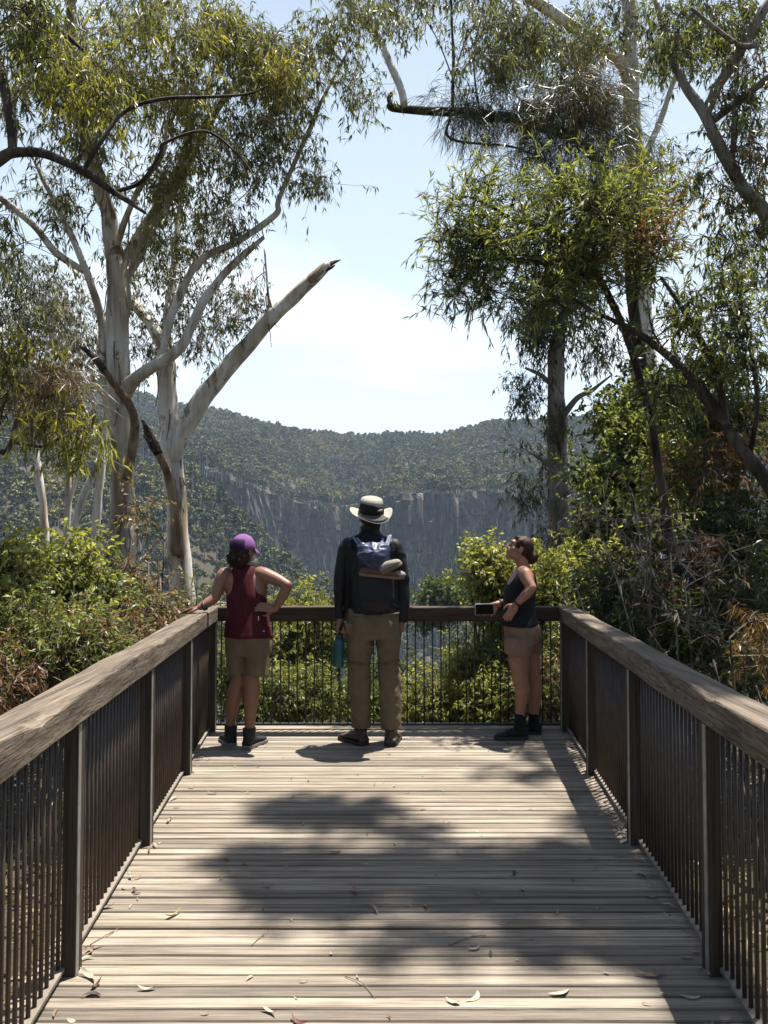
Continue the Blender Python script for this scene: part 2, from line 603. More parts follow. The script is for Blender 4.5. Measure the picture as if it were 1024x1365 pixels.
def build_cliff():
    """columnar rock wall that follows the lip of the gorge"""
    sub = CL[(CL[:, 0] >= -420) & (CL[:, 0] <= 520)]
    tops = CT[(CL[:, 0] >= -420) & (CL[:, 0] <= 520)]
    seg = np.concatenate([[0], np.cumsum(np.linalg.norm(np.diff(sub, axis=0), axis=1))])
    s = np.arange(0, seg[-1], 0.9)
    x = np.interp(s, seg, sub[:, 0])
    y = np.interp(s, seg, sub[:, 1])
    ker = np.ones(11) / 11
    xs_ = np.convolve(np.pad(x, 5, 'edge'), ker, 'valid')
    ys_ = np.convolve(np.pad(y, 5, 'edge'), ker, 'valid')
    top = np.interp(s, seg, tops) - 1.5 + 1.2 * fbm(np.stack([s / 14, 0 * s, 0 * s], -1), 3, 31)
    nrm = unit(np.stack([np.gradient(ys_), -np.gradient(xs_)], -1))
    nz = 70
    v = np.linspace(0, 1, nz)
    S_, V_ = np.meshgrid(s, v)
    Z = top[None] * (1 - V_) + (-60) * V_
    col = np.floor(S_ / 4.2 + 0.7 * vnoise(np.stack([S_ / 9, Z / 60, 0 * Z], -1), 41))
    off = 4.6 * (_hash(col.astype(np.int64), np.floor(Z / 26 + vnoise(np.stack([S_ / 30, Z / 30, 0 * Z], -1), 43)).astype(np.int64), 0 * col.astype(np.int64), 5) - 0.5)
    off = off + 3.2 * fbm(np.stack([S_ / 5, Z / 45, 0 * Z], -1), 4, 44) + 7 * fbm(np.stack([S_ / 45, Z / 90, 0 * Z], -1), 2, 46)
    off = off + V_ * 7 + 2.2
    st = Z / 13 + 1.6 * fbm(np.stack([S_ / 22, 0 * Z, 0 * Z], -1), 2, 51)
    off = off - 1.8 * (st - np.floor(st)) * (fbm(np.stack([S_ / 30, Z / 20, 0 * Z], -1), 2, 52) > .1)
    X = xs_[None] + nrm[None, :, 0] * off
    Y = ys_[None] + nrm[None, :, 1] * off
    Vt = np.stack([X, Y, Z], -1)
    back = np.stack([xs_ - nrm[:, 0] * 16, ys_ - nrm[:, 1] * 16, top + 1.0], -1)     # ledge running back under the scrub
    Vt = np.concatenate([back[None], Vt], 0)
    k, n = Vt.shape[:2]
    idx = np.arange(k * n).reshape(k, n)
    q = np.stack([idx[:-1, :-1], idx[1:, :-1], idx[1:, 1:], idx[:-1, 1:]], -1).reshape(-1, 4)
    m, nt, b = newmat('cliff_rock')
    n1 = noise_node(nt, 0.09, 6, 0.7, stretch=(1, 1, 0.14), dist=0.8)
    n2 = noise_node(nt, 0.5, 5, 0.7, stretch=(1, 1, 0.2))
    c = ramp(nt, n1, [(0.38, (0.010, 0.010, 0.010)), (0.48, (0.06, 0.056, 0.05)), (0.56, (0.17, 0.14, 0.11)), (0.67, (0.46, 0.40, 0.32))])
    d = ramp(nt, n2, [(0.36, (0.3, 0.3, 0.32)), (0.62, (1.15, 1.1, 1.05))])
    n3 = noise_node(nt, 0.16, 4, 0.7)
    gfac = ramp(nt, n3, [(0.56, (0, 0, 0)), (0.62, (1, 1, 1))])
    c = mixc(nt, mixc(nt, c, d, 0.85, 'MULTIPLY'), (0.035, 0.05, 0.022), gfac)
    nt.links.new(c, b.inputs['Base Color'])
    b.inputs['Roughness'].default_value = 0.9
    bump(nt, b, n2, 0.8, 0.8)
    o = MB().add(Vt, q).build('cliff', m, smooth=False)
    tag(o, None, None, kind='structure')


# ------------------------------------------------------------------ far-off wood (one mass)
def far_tree_mesh(name, seed, h, w, nq, size, mats, fill=0.5):
    r = np.random.default_rng(seed)
    mb = MB()
    # clumps on an uneven dome
    nc = 9 + seed % 5
    cen = []
    for i in range(nc):
        a = r.random() * 2 * np.pi
        q = r.random() ** 0.6
        cen.append((math.cos(a) * q * w * .42, math.sin(a) * q * w * .42, h * (0.62 + 0.33 * (1 - q * q) * r.uniform(.6, 1.1) - 0.15 * r.random())))
    cen = np.array(cen)
    ci = r.integers(0, nc, nq)
    d = unit(r.normal(size=(nq, 3)))
    rad = w * r.uniform(.13, .24, nc)[ci][:, None] * r.random((nq, 1)) ** 0.4
    p = cen[ci] + d * rad * np.array([1, 1, .75])
    nrm = unit(d + r.normal(size=(nq, 3)) * 0.8)
    t = unit(np.cross(nrm, r.normal(size=(nq, 3))))
    u = np.cross(nrm, t)
    sz = (size * r.uniform(.5, 1.2, nq))[:, None]
    v = np.stack([p - t * sz, p - u * sz * .6, p + t * sz, p + u * sz * .6], 1).reshape(-1, 3)
    mb.add(v, np.arange(nq * 4).reshape(-1, 4))
    nleaf = nq
    # pale stem and forks
    mb.tube(np.array([(0, 0, -3), (r.normal() * .2, r.normal() * .2, h * .4), (r.normal() * .5, r.normal() * .5, h * .75)]), [w * .05, w * .038, w * .022], 5)
    for i in range(4):
        mb.tube(np.array([(0, 0, h * .38), cen[i] * .5 + np.array([0, 0, h * .22]), cen[i]]), [w * .028, w * .022, w * .012], 4)
    me = mb.mesh(name, smooth=False)
    for m in mats:
        me.materials.append(m)
    mi = np.ones(len(me.polygons), np.int32)
    mi[:nleaf] = 0
    me.polygons.foreach_set('material_index', mi)
    return bpy.data.objects.new(name, me)


def wood_mass(name, pts, rot, scl, idx, variants, seedcol):
    """one object: points carrying an instance of one of the variants each"""
    me = bpy.data.meshes.new(name)
    me.vertices.add(len(pts))
    me.vertices.foreach_set('co', pts.astype(np.float32).ravel())
    for nm, tp, arr in (('turn', 'FLOAT', rot), ('grow', 'FLOAT', scl), ('pick', 'INT', idx)):
        a = me.attributes.new(nm, tp, 'POINT')
        a.data.foreach_set('value', arr.astype(np.float32 if tp == 'FLOAT' else np.int32))
    me.update()
    o = bpy.data.objects.new(name, me)
    COL.objects.link(o)
    c = bpy.data.collections.new(name + '_kinds')
    for v in variants:
        c.objects.link(v)
    ng = bpy.data.node_groups.new(name, 'GeometryNodeTree')
    ng.interface.new_socket('Geometry', in_out='INPUT', socket_type='NodeSocketGeometry')
    ng.interface.new_socket('Geometry', in_out='OUTPUT', socket_type='NodeSocketGeometry')
    N, Lk = ng.nodes, ng.links
    gi, go = N.new('NodeGroupInput'), N.new('NodeGroupOutput')
    ip = N.new('GeometryNodeInstanceOnPoints')
    ci = N.new('GeometryNodeCollectionInfo')
    ci.inputs['Collection'].default_value = c
    ci.inputs['Separate Children'].default_value = True
    ci.inputs['Reset Children'].default_value = True

    def attr(nm, tp):
        a = N.new('GeometryNodeInputNamedAttribute')
        a.data_type = tp
        a.inputs['Name'].default_value = nm
        return next(s for s in a.outputs if s.enabled and s.name == 'Attribute')
    Lk.new(gi.outputs[0], ip.inputs['Points'])
    Lk.new(ci.outputs[0], ip.inputs['Instance'])
    ip.inputs['Pick Instance'].default_value = True
    Lk.new(attr('pick', 'INT'), ip.inputs['Instance Index'])
    cx = N.new('ShaderNodeCombineXYZ')
    Lk.new(attr('turn', 'FLOAT'), cx.inputs[2])
    Lk.new(cx.outputs[0], ip.inputs['Rotation'])
    Lk.new(attr('grow', 'FLOAT'), ip.inputs['Scale'])
    Lk.new(ip.outputs[0], go.inputs[0])
    md = o.modifiers.new('wood', 'NODES')
    md.node_group = ng
    tag(o, None, None, kind='stuff')
    return o


def farleaf(name, c):
    m, nt, b = newmat(name)
    g = nt.nodes.new('ShaderNodeNewGeometry')
    oi = nt.nodes.new('ShaderNodeObjectInfo')
    cr = ramp(nt, g.outputs['Random Per Island'], [(0, c[0]), (1, c[1])])
    tr = ramp(nt, oi.outputs['Random'], [(0, (0.45, 0.52, 0.5)), (0.45, (0.85, 0.9, 0.85)), (0.8, (1.25, 1.2, 0.95)), (1, (1.6, 1.3, .95))])
    pn = nt.nodes.new('ShaderNodeTexNoise')
    pn.inputs['Scale'].default_value = 0.018
    pn.inputs['Detail'].default_value = 4
    nt.links.new(oi.outputs['Location'], pn.inputs['Vector'])
    pr = ramp(nt, pn.outputs[0], [(0.36, (0.55, 0.62, 0.55)), (0.5, (1, 1, 0.95)), (0.64, (1.45, 1.3, 1.0))])
    nt.links.new(mixc(nt, mixc(nt, cr, tr, 1, 'MULTIPLY'), pr, 1, 'MULTIPLY'), b.inputs['Base Color'])
    b.inputs['Roughness'].default_value = 0.6
    b.inputs['Specular IOR Level'].default_value = 0.25
    return m


def build_far_wood():
    fm = farleaf('far_gum_leaves', ((0.044, 0.054, 0.018), (0.145, 0.152, 0.058)))
    fs = plain('far_gum_stems', (0.38, 0.35, 0.30), var=.3, scale=.5)
    var = [far_tree_mesh('gum_kind_%s' % 'abcdefgh'[i], 100 + i, [13, 15, 11, 17, 14, 12, 16, 10][i], [9, 8, 10, 9, 7.5, 9.5, 10, 8][i], 620, .58, (fm, fs)) for i in range(8)]
    r = np.random.default_rng(5)
    pts = []

    def scatter(n, x0, x1, y0, y1, cond):
        x = r.uniform(x0, x1, n)
        y = r.uniform(y0, y1, n)
        ok = (np.abs(x) < 0.80 * y + 40) & cond(x, y)
        x, y = x[ok], y[ok]
        pts.append(np.stack([x, y, ground_z(x, y)], -1))
    scatter(30000, -755, 755, 520, 1060, lambda x, y: y > cliff_y(x) + 7.5 + 5 * ((x > 8) & (x < 45)))
    scatter(9000, -755, 755, 930, 1075, lambda x, y: y > 0)
    scatter(11000, -440, 60, 130, 560, lambda x, y: (y < cliff_y(x) - 6) & (ground_z(x, y) > -75))
    scatter(3600, -150, 330, 330, 600, lambda x, y: (y < cliff_y(x) - 7) & (x > -60))
    scatter(1700, -120, 120, 90, 330, lambda x, y: x > -70)
    lx = r.uniform(-400, 500, 1400)
    lx = lx[~((lx > 8) & (lx < 34))]
    lo = r.uniform(-.5, 7, len(lx))
    pts.append(np.stack([lx, cliff_y(lx) + lo, np.interp(lx, CL[:, 0], CT) - 3.5 + lo * .1], -1))      # scrub along the lip
    p = np.vstack(pts)
    n = len(p)
    sc = r.uniform(.5, 1.0, n) + .4 * r.random(n) ** 4 * (p[:, 1] < 930)
    # open woodland: thin some patches out
    keep = (fbm(np.stack([p[:, 0] / 28, p[:, 1] / 28, 0 * sc], -1), 3, 61) + r.uniform(-.5, .5, n)) > np.where(p[:, 1] > 900, -2, -0.75)
    p, sc = p[keep], sc[keep]
    # trees scattered on ledges of the rock wall
    lx = r.uniform(-160, 300, 800)
    lz = r.uniform(-50, 34, 800)
    keep = fbm(np.stack([lx / 25, lz / 18, 0 * lx], -1), 2, 77) > np.where(lx < 5, -0.55, 0.2)
    lx, lz = lx[keep], lz[keep]
    lp = np.stack([lx, cliff_y(lx) - 7.5 - (34 - lz) / 94 * 5, lz - 3], -1)
    p = np.vstack([p, lp])
    sc = np.concatenate([sc, r.uniform(.3, .75, len(lp))])
    n = len(p)
    wood_mass('far_forest', p, r.uniform(0, 6.28, n), sc, r.integers(0, 8, n), var, 3)


# ------------------------------------------------------------------ light and air
def build_light():
    w = bpy.data.worlds.new('World')
    SC.world = w
    w.use_nodes = True
    nt = w.node_tree
    bg = nt.nodes['Background']
    sky = nt.nodes.new('ShaderNodeTexSky')
    sky.sky_type = 'NISHITA'
    sky.sun_disc = False
    sky.sun_elevation = math.asin(SUN[2])
    sky.sun_rotation = math.atan2(SUN[0], SUN[1])
    sky.air_density = 1.0
    sky.dust_density = 1.0
    sky.ozone_density = 1.0
    tc = nt.nodes.new('ShaderNodeTexCoord')
    sep = nt.nodes.new('ShaderNodeSeparateXYZ')
    nt.links.new(tc.outputs['Generated'], sep.inputs[0])
    mz = nt.nodes.new('ShaderNodeMath'); mz.operation = 'ADD'; mz.inputs[1].default_value = 0.12
    nt.links.new(sep.outputs[2], mz.inputs[0])
    dv = nt.nodes.new('ShaderNodeVectorMath'); dv.operation = 'DIVIDE'
    cb = nt.nodes.new('ShaderNodeCombineXYZ')
    for i in range(3):
        nt.links.new(mz.outputs[0], cb.inputs[i])
    nt.links.new(tc.outputs['Generated'], dv.inputs[0])
    nt.links.new(cb.outputs[0], dv.inputs[1])
    mp = nt.nodes.new('ShaderNodeMapping')
    mp.inputs['Location'].default_value = CLOUD_SHIFT
    nt.links.new(dv.outputs[0], mp.inputs[0])
    n = nt.nodes.new('ShaderNodeTexNoise')
    n.inputs['Scale'].default_value = 0.9
    n.inputs['Detail'].default_value = 5
    n.inputs['Roughness'].default_value = 0.45
    nt.links.new(mp.outputs[0], n.inputs['Vector'])
    f = ramp(nt, n.outputs[0], [(0.50, (0.0, 0.0, 0.0)), (0.66, (0.9, 0.9, 0.9))])
    # a milky low sky that clears towards the zenith
    low = ramp(nt, sep.outputs[2], [(0.0, (0.82, 0.82, 0.82)), (0.16, (0.66, 0.66, 0.66)), (0.55, (0.42, 0.42, 0.42)), (0.80, (0.04, 0.04, 0.04))])
    # brighter on the sun's side, clear and darker on the far side
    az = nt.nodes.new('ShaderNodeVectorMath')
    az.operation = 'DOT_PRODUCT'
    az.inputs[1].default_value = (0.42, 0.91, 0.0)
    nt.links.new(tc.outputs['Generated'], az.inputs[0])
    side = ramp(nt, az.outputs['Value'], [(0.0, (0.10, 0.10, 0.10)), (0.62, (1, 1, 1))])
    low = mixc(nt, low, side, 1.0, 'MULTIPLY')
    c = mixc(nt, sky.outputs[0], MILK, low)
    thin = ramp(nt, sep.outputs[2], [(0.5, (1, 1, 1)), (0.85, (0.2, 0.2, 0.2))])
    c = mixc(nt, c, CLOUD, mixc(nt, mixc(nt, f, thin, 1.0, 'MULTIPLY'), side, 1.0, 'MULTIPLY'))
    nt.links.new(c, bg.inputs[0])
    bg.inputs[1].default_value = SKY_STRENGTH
    l = bpy.data.lights.new('sun', 'SUN')
    l.energy = SUN_STRENGTH
    l.angle = math.radians(0.55)
    l.color = (1.0, 0.955, 0.88)
    o = bpy.data.objects.new('sun', l)
    o.rotation_euler = Vector(SUN).to_track_quat('Z', 'Y').to_euler()
    o.location = (10, 8, 60)
    COL.objects.link(o)
    # air
    m = bpy.data.materials.new('haze')
    m.use_nodes = True
    nt = m.node_tree
    nt.nodes.remove(nt.nodes['Principled BSDF'])
    pv = nt.nodes.new('ShaderNodeVolumePrincipled')
    pv.inputs['Color'].default_value = (*HAZE_COL, 1)
    pv.inputs['Density'].default_value = HAZE
    pv.inputs['Anisotropy'].default_value = 0.0
    nt.links.new(pv.outputs[0], nt.nodes['Material Output'].inputs['Volume'])
    dg = [o for o in COL.objects if o.name == 'ground'][0]
    zs = [v.co.z for v in dg.data.vertices]
    h = MB().box((-800, -20, min(zs) - 1), (800, 1230, max(zs) + 24)).build('haze', m, smooth=False)
    tag(h, None, None, kind='stuff')
    cam = bpy.data.cameras.new('camera')
    cam.sensor_fit = 'HORIZONTAL'
    cam.sensor_width = 36
    cam.lens = 36 * F / 1024
    cam.clip_start = 0.05
    cam.clip_end = 5000
    co = bpy.data.objects.new('camera', cam)
    co.location = (0, 0, CAMZ)
    co.rotation_euler = (math.pi / 2 + PITCH, 0, 0)
    COL.objects.link(co)
    SC.camera = co
    vs = SC.view_settings
    vs.view_transform = 'Standard'
    vs.look = 'None'
    vs.exposure = EXPOSURE
    vs.gamma = 1
    cy = SC.cycles
    cy.max_bounces = 6
    cy.diffuse_bounces = 3
    cy.glossy_bounces = 2
    cy.transmission_bounces = 4
    cy.volume_bounces = 0
    cy.transparent_max_bounces = 6
    cy.use_denoising = True
    cy.sample_clamp_indirect = 6
    cy.caustics_reflective = False
    cy.caustics_refractive = False
# ------------------------------------------------------------------ deck and railings
def fence_x(side, y):
    """centre line of the balusters"""
    return -(1.385 - 0.078 * (6.15 - y)) if side < 0 else (1.455 - 0.082 * (6.15 - y))


def build_deck():
    mat = woodmat('weathered_deck_boards', ((0.115, 0.095, 0.074), (0.23, 0.195, 0.153), (0.345, 0.30, 0.24)), along=0, per_island=0.36, dirt=0.5, crack=0.3, grain=0.35)
    mb = MB()
    y = 0.6
    r = np.random.default_rng(3)
    while y < 6.30:
        w = 0.0555
        gap = r.choice([.0055, .008, .011, .017], p=[.3, .35, .25, .1])
        y1 = y + w
        xl, xr = fence_x(-1, y + w / 2) - .10 - r.uniform(0, .02), fence_x(1, y + w / 2) + .10 + r.uniform(0, .02)
        nx = 26
        xs = np.linspace(xl, xr, nx)
        zt = r.normal() * .0014 + .0012 * fbm(np.stack([xs * .8, 0 * xs + y * 9, 0 * xs], -1), 2, 2)
        cup = r.uniform(-.0012, .0012)
        e = .003
        ej = .0010 * fbm(np.stack([xs * 6, 0 * xs + y * 13, 0 * xs], -1), 2, 4)
        R = np.zeros((nx, 8, 3))
        yy = [y + ej, y + e + ej, (y + y1) / 2 + 0 * xs, y1 - e + ej, y1 + ej, y1 + ej, (y + y1) / 2 + 0 * xs, y + ej]
        zz = [-.005 + zt, zt, zt + cup, zt, zt - .005, -.03 + 0 * xs, -.03 + 0 * xs, -.03 + 0 * xs]
        for j in range(8):
            R[:, j, 0] = xs
            R[:, j, 1] = yy[j]
            R[:, j, 2] = zz[j]
        mb.rings(R)
        y = y1 + gap
    # joists below
    d = mb.build('deck', mat, smooth=False)
    tag(d, None, None, kind='structure')
    jm = plain('dark_joist_timber', (0.05, 0.04, 0.03), .9)
    jb = MB()
    for x in np.linspace(-1.2, 1.2, 6):
        jb.box((x - .025, .6, -.22), (x + .025, 6.25, -.034))
    for y in (1.5, 4.0, 6.0):
        for x in (-1.1, 1.1):
            jb.box((x - .06, y - .06, -3.2), (x + .06, y + .06, -.225))
    tag(jb.build('deck_frame', jm, smooth=False), None, None, kind='structure')


def beam(mb, a, b, w, z0, z1, wear, seed, chips=()):
    """old square timber with rounded, worn arrises, from a to b"""
    a, b = np.asarray(a, float), np.asarray(b, float)
    L = np.linalg.norm(b - a)
    n = int(L / .035) + 2
    t = np.linspace(0, 1, n)
    c = a + (b - a) * t[:, None]
    d = (b - a) / L
    s = np.array([d[1], -d[0]])
    ch = .008
    hw = w / 2
    pts = [(-hw, z0 + ch), (-hw, (z0 + z1) / 2), (-hw, z1 - ch), (-hw + ch * .35, z1 - ch * .3), (-hw + ch, z1), (-hw * .33, z1), (hw * .33, z1), (hw - ch, z1), (hw - ch * .35, z1 - ch * .3), (hw, z1 - ch),
           (hw, (z0 + z1) / 2), (hw, z0 + ch), (hw - ch, z0), (0, z0), (-hw + ch, z0)]
    R = np.zeros((n, len(pts), 3))
    for j, (o, z) in enumerate(pts):
        q = np.stack([t * L * 2.2, 0 * t + o * 9, 0 * t + z * 9], -1)
        dn = fbm(q, 4, seed) * wear
        dz = fbm(q + 40, 4, seed + 9) * wear
        edge = 1.6 if j in (2, 3, 4, 7, 8, 9) else .7
        for (cy, rad, dep, sd) in chips:
            if (o > 0) == (sd > 0) and z > z0 + .03 and abs(o) > hw * .5:
                dz = dz - dep * np.exp(-((t * L - cy) / rad) ** 2) * (1 + .5 * fbm(q * 6, 2, 3))
        oo = o + dn * edge * np.sign(o if o else 1)
        R[:, j, 0] = c[:, 0] + s[0] * oo
        R[:, j, 1] = c[:, 1] + s[1] * oo
        R[:, j, 2] = z + dz * edge
    mb.rings(R)


def build_railings():
    rail_m = woodmat('weathered_handrail_timber', ((0.075, 0.057, 0.042), (0.15, 0.12, 0.09), (0.24, 0.20, 0.152)), along=1, per_island=0.05, dirt=0.45, crack=0.8, grain=0.7)
    rail_x = woodmat('brown_stained_rail_timber', ((0.030, 0.019, 0.012), (0.06, 0.039, 0.025), (0.10, 0.07, 0.048)), along=0, per_island=0.05, dirt=0.5)
    post_m = woodmat('grey_brown_post_timber', ((0.035, 0.025, 0.017), (0.06, 0.044, 0.031), (0.085, 0.066, 0.048)), along=2, per_island=0.15, dirt=0.4)
    edge_m = plain('pale_edge_strip', (0.24, 0.23, 0.21), .5, .5, .3, .25, 20)  # narrow pale strip along the inner face of each post
    bal_m = plain('brown_painted_steel_rod', (0.045, 0.030, 0.021), .5, .4, 0, .35, 12)
    blk_m = plain('dark_steel_rod', (0.025, 0.023, 0.021), .45, .5, 0, .3, 12)
    flat_m = plain('tan_flat_steel', (0.17, 0.145, 0.115), .7, .3, 0, .3, 9)  # tan tone of the flat bars at the baluster feet
    z0, z1 = .862, .974
    for side in (-1, 1):
        nm = 'left' if side < 0 else 'right'
        root = thing('railing', ('left side railing of brown rods under a chipped grey timber beam' if side < 0 else
                                 'right side railing of brown rods, dead leaves piled along its foot'),
            'railing', (fence_x(side, 3.5), 3.5, 0))
        ys = 1.05
        ye = 6.22
        cut = 5.86 if side < 0 else None
        segs = [(ys, 5.62), (5.632, ye)] if side < 0 else [(ys, ye)]
        for k, (a, b) in enumerate(segs):
            mb = MB()
            beam(mb, (fence_x(side, a), a), (fence_x(side, b), b), .132, z0, z1, .0032, 3 + k + side,
                 chips=[(1.25, .07, .014, 1), (1.42, .12, .010, 1), (3.0, .05, .012, 1), (2.1, .06, .006, 1)] if side < 0 and k == 0 else [(1.6, .08, .006, -1), (3.3, .06, .005, -1)])
            mb.build('handrail', rail_m, root, smooth=False)
        for y in (1.60, 2.74, 3.87, 5.00, 6.12):
            x = fence_x(side, y)
            mb = MB()
            i0 = .010 if abs(y - 6.12) > .01 else -.03
            lo, hi = (x + i0, x + .058) if side < 0 else (x - .058, x - i0)
            mb.box((lo, y - .045, -.02), (hi, y + .016, z0 - .003))
            p = mb.build('post', post_m, root, smooth=False)
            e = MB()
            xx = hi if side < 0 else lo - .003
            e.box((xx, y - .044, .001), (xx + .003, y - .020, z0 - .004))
            e.build('pale_edge', edge_m, p, smooth=False)
        y = 1.42
        while y < 6.06:
            x = fence_x(side, y)
            if min(abs(y - q + .015) for q in (1.6, 2.74, 3.87, 5.0)) > .0:
                mb = MB()
                mb.tube([(x, y, .034), (x + .0005, y, .45), (x, y, z0 + .004)], .0072, 7)
                mb.build('baluster', bal_m, root)
            y += .0525
        mb = MB()
        a, b = (fence_x(side, 1.1), 1.1), (fence_x(side, 6.1), 6.1)
        c = np.array([(a[0] - .019, a[1]), (a[0] + .019, a[1]), (b[0] + .019, b[1]), (b[0] - .019, b[1])])
        R = np.array([[(q[0], q[1], .022) for q in c], [(q[0], q[1], .034) for q in c]])
        mb.rings(R)
        mb.build('bottom_rail', flat_m, root, smooth=False)
    # far railing
    yb = 6.16
    root = thing('railing', 'low far railing of thin black rods under a brown timber rail, facing the gorge', 'railing', (0.03, yb, 0))
    xl, xr = fence_x(-1, yb) + .072, fence_x(1, yb) - .072
    mb = MB()
    beam(mb, (xl, yb), (xr, yb), .125, z0 - .002, z1 - .002, .0022, 17)
    mb.build('handrail', rail_x, root, smooth=False)
    x = xl + .02
    while x < xr - .01:
        mb = MB()
        mb.tube([(x, yb, .05), (x, yb, z0 + .004)], .0058, 6)
        mb.build('baluster', blk_m, root)
        x += .0672
    mb = MB().box((xl - .02, yb - .012, .032), (xr + .02, yb + .012, .05))
    mb.build('bottom_rail', blk_m, root, smooth=False)


def leaf_mesh(r, L, W, curl, twist, mat):
    mb = MB()
    n = 9
    t = np.linspace(0, 1, n)
    w = W * np.sin(np.pi * t ** .8) ** .8 * .5
    w[0] = w[-1] = .0008
    bend = curl * (t - .5) ** 2 * L * 1.6
    sway = r.uniform(-.25, .25) * L * np.sin(np.pi * t)
    tw = twist * (t - .5)
    x = (t - .5) * L
    zc = bend - bend.min() + .002 + r.uniform(0, .004)
    fold = r.uniform(.1, .6)
    V = np.zeros((n, 3, 3))
    for k, s in enumerate((-1, 0, 1)):
        V[:, k, 0] = x
        V[:, k, 1] = sway + s * w * np.cos(tw)
        V[:, k, 2] = zc + s * w * np.sin(tw) + abs(s) * w * fold
    V[..., 2] -= min(0, V[..., 2].min() - .0015)
    idx = np.arange(n * 3).reshape(n, 3)
    q = np.stack([idx[:-1, :-1], idx[1:, :-1], idx[1:, 1:], idx[:-1, 1:]], -1).reshape(-1, 4)
    mb.add(V, q)
    me = mb.mesh('fallen_leaf')
    me.materials.append(mat)
    return me


def build_litter():
    r = np.random.default_rng(21)
    tone = {'pale': (0.30, 0.26, 0.20), 'tan': (0.19, 0.13, 0.08), 'red-brown': (0.09, 0.035, 0.025), 'yellow': (0.28, 0.21, 0.08), 'pink': (0.24, 0.14, 0.11), 'dark brown': (0.035, 0.023, 0.016)}
    mats = {k: plain('dry_leaf_' + k.replace('-', '_').replace(' ', '_'), v, .6, .35, 0, .25, 25) for k, v in tone.items()}
    kinds = {k: [leaf_mesh(r, r.uniform(.075, .12), r.uniform(.018, .028), r.uniform(-.3, .9), r.uniform(-1.4, 1.4), mats[k]) for _ in range(5)] for k in tone}

    def put(p, tone_, label, group, s=1.0, yaw=None, tilt=.15, z=0.0):
        o = bpy.data.objects.new('fallen_leaf', kinds[tone_][int(r.integers(5))])
        COL.objects.link(o)
        o.location = (p[0], p[1], .002 + z)
        o.rotation_euler = (r.normal() * tilt, r.normal() * tilt * .4, r.uniform(0, 6.28) if yaw is None else yaw)
        s *= .66
        o.scale = (s, s, s)
        tag(o, label, 'leaf', group)
    named = [
        (447, 1137, 'red-brown', 'dark red curled leaf alone in the shade mid deck', 1.15), (472, 1193, 'pink', 'large pale pink curled leaf at the middle of the deck', 1.4),
        (497, 1214, 'tan', 'tan leaf just below the large pink curled leaf mid deck', 1.1), (355, 1185, 'pink', 'long pinkish leaf left of the large pink curled leaf', 1.3),
        (232, 1222, 'yellow', 'yellow leaf near the second post of the left railing', 1.2), (140, 1213, 'pale', 'broad cream leaf beside the left railing near its nearest post', 1.1),
        (118, 1305, 'pale', 'long white curled leaf at lower left of the deck', 1.2), (122, 1330, 'dark brown', 'dark brown leaf at the lower left corner of the deck', 1.2),
        (130, 1316, 'red-brown', 'small red-brown leaf between the white and dark leaves lower left', .9), (196, 1320, 'pale', 'narrow white leaf right of the dark leaf lower left', .9),
        (358, 1352, 'pale', 'white leaf at the bottom edge of the photo', 1.0), (400, 1362, 'red-brown', 'brown leaf at the very bottom edge of the deck', 1.0),
        (605, 1338, 'pale', 'white leaf in the sunlit near boards right of centre', 1.0), (628, 1329, 'pale', 'long thin white leaf, right one of a pair on near boards', 1.1),
        (632, 1267, 'pale', 'cream leaf in the shaded band right of centre', 1.0), (655, 1273, 'dark brown', 'dark leaf just right of the cream leaf in the shaded band', .7),
        (695, 1187, 'pale', 'white leaf lying in the shade right of centre', .9), (745, 1323, 'pale', 'broad white leaf on sunlit boards at lower right', 1.1),
        (745, 1288, 'pink', 'pink leaf on sunlit boards lower right, above the broad white leaf', .7), (867, 1299, 'tan', 'large curved tan leaf near the shadow of the right railing', 1.5),
        (920, 1328, 'pale', 'cream leaf inside the right railing shadow lower right', 1.0), (325, 1152, 'tan', 'pair-like curled tan leaf in the shade left of centre', .9),
        (302, 1148, 'red-brown', 'small red leaf left of the curled tan leaf in shade', .7), (268, 1010, 'red-brown', 'cluster-side red-brown leaf at the feet end of the left railing', 1.2),
        (612, 1138, 'pink', 'pinkish leaf standing up on boards behind the shaded band', .8), (683, 1165, 'dark brown', 'brown leaf on the right part of the shaded boards', .8),
        (405, 1100, 'pale', 'thin white leaf in the upper shaded patch', .7), (392, 1062, 'tan', 'small tan leaf behind the upper shaded patch', .7),
        (535, 1092, 'tan', 'thin tan leaf right of the upper shaded patch', .8), (762, 1067, 'dark brown', 'dark curled leaf at the edge of the right railing shadow', .8),
        (232, 1066, 'pale', 'cream leaf by the left railing, level with its third bay', 1.0), (283, 1058, 'tan', 'tan sunlit leaf left of the upper shaded patch', .8),
        (795, 1160, 'tan', 'tan leaf near the right railing in the wide shade', .9), (570, 1209, 'tan', 'short tan leaf right of the shaded middle', .8)]
    for px, py, tn, lb, s in named:
        put(G(px, py), tn, lb, 'dry leaves scattered on the deck', s)
    tk = list(tone)
    for i in range(100):
        y = r.uniform(2.3, 6.0)
        x = r.uniform(fence_x(-1, y) + .12, fence_x(1, y) - .2)
        tn = tk[int(r.choice(6, p=[.4, .28, .1, .04, .1, .08]))]
        put((x, y), tn, 'tiny dry leaf scrap among others scattered over the open deck boards', 'tiny leaf scraps on the deck', r.uniform(.3, .6))
    for i in range(64):
        y = r.uniform(2.3, 6.0)
        x = fence_x(1, y) - .03 - abs(r.normal()) * .05
        tn = tk[int(r.choice(6, p=[.32, .28, .12, .03, .2, .05]))]
        put((x, y), tn, 'dry leaf among the litter piled along the foot of the right railing', 'leaf litter along the right railing', r.uniform(.6, 1.15), None, .35, r.uniform(0, .012))
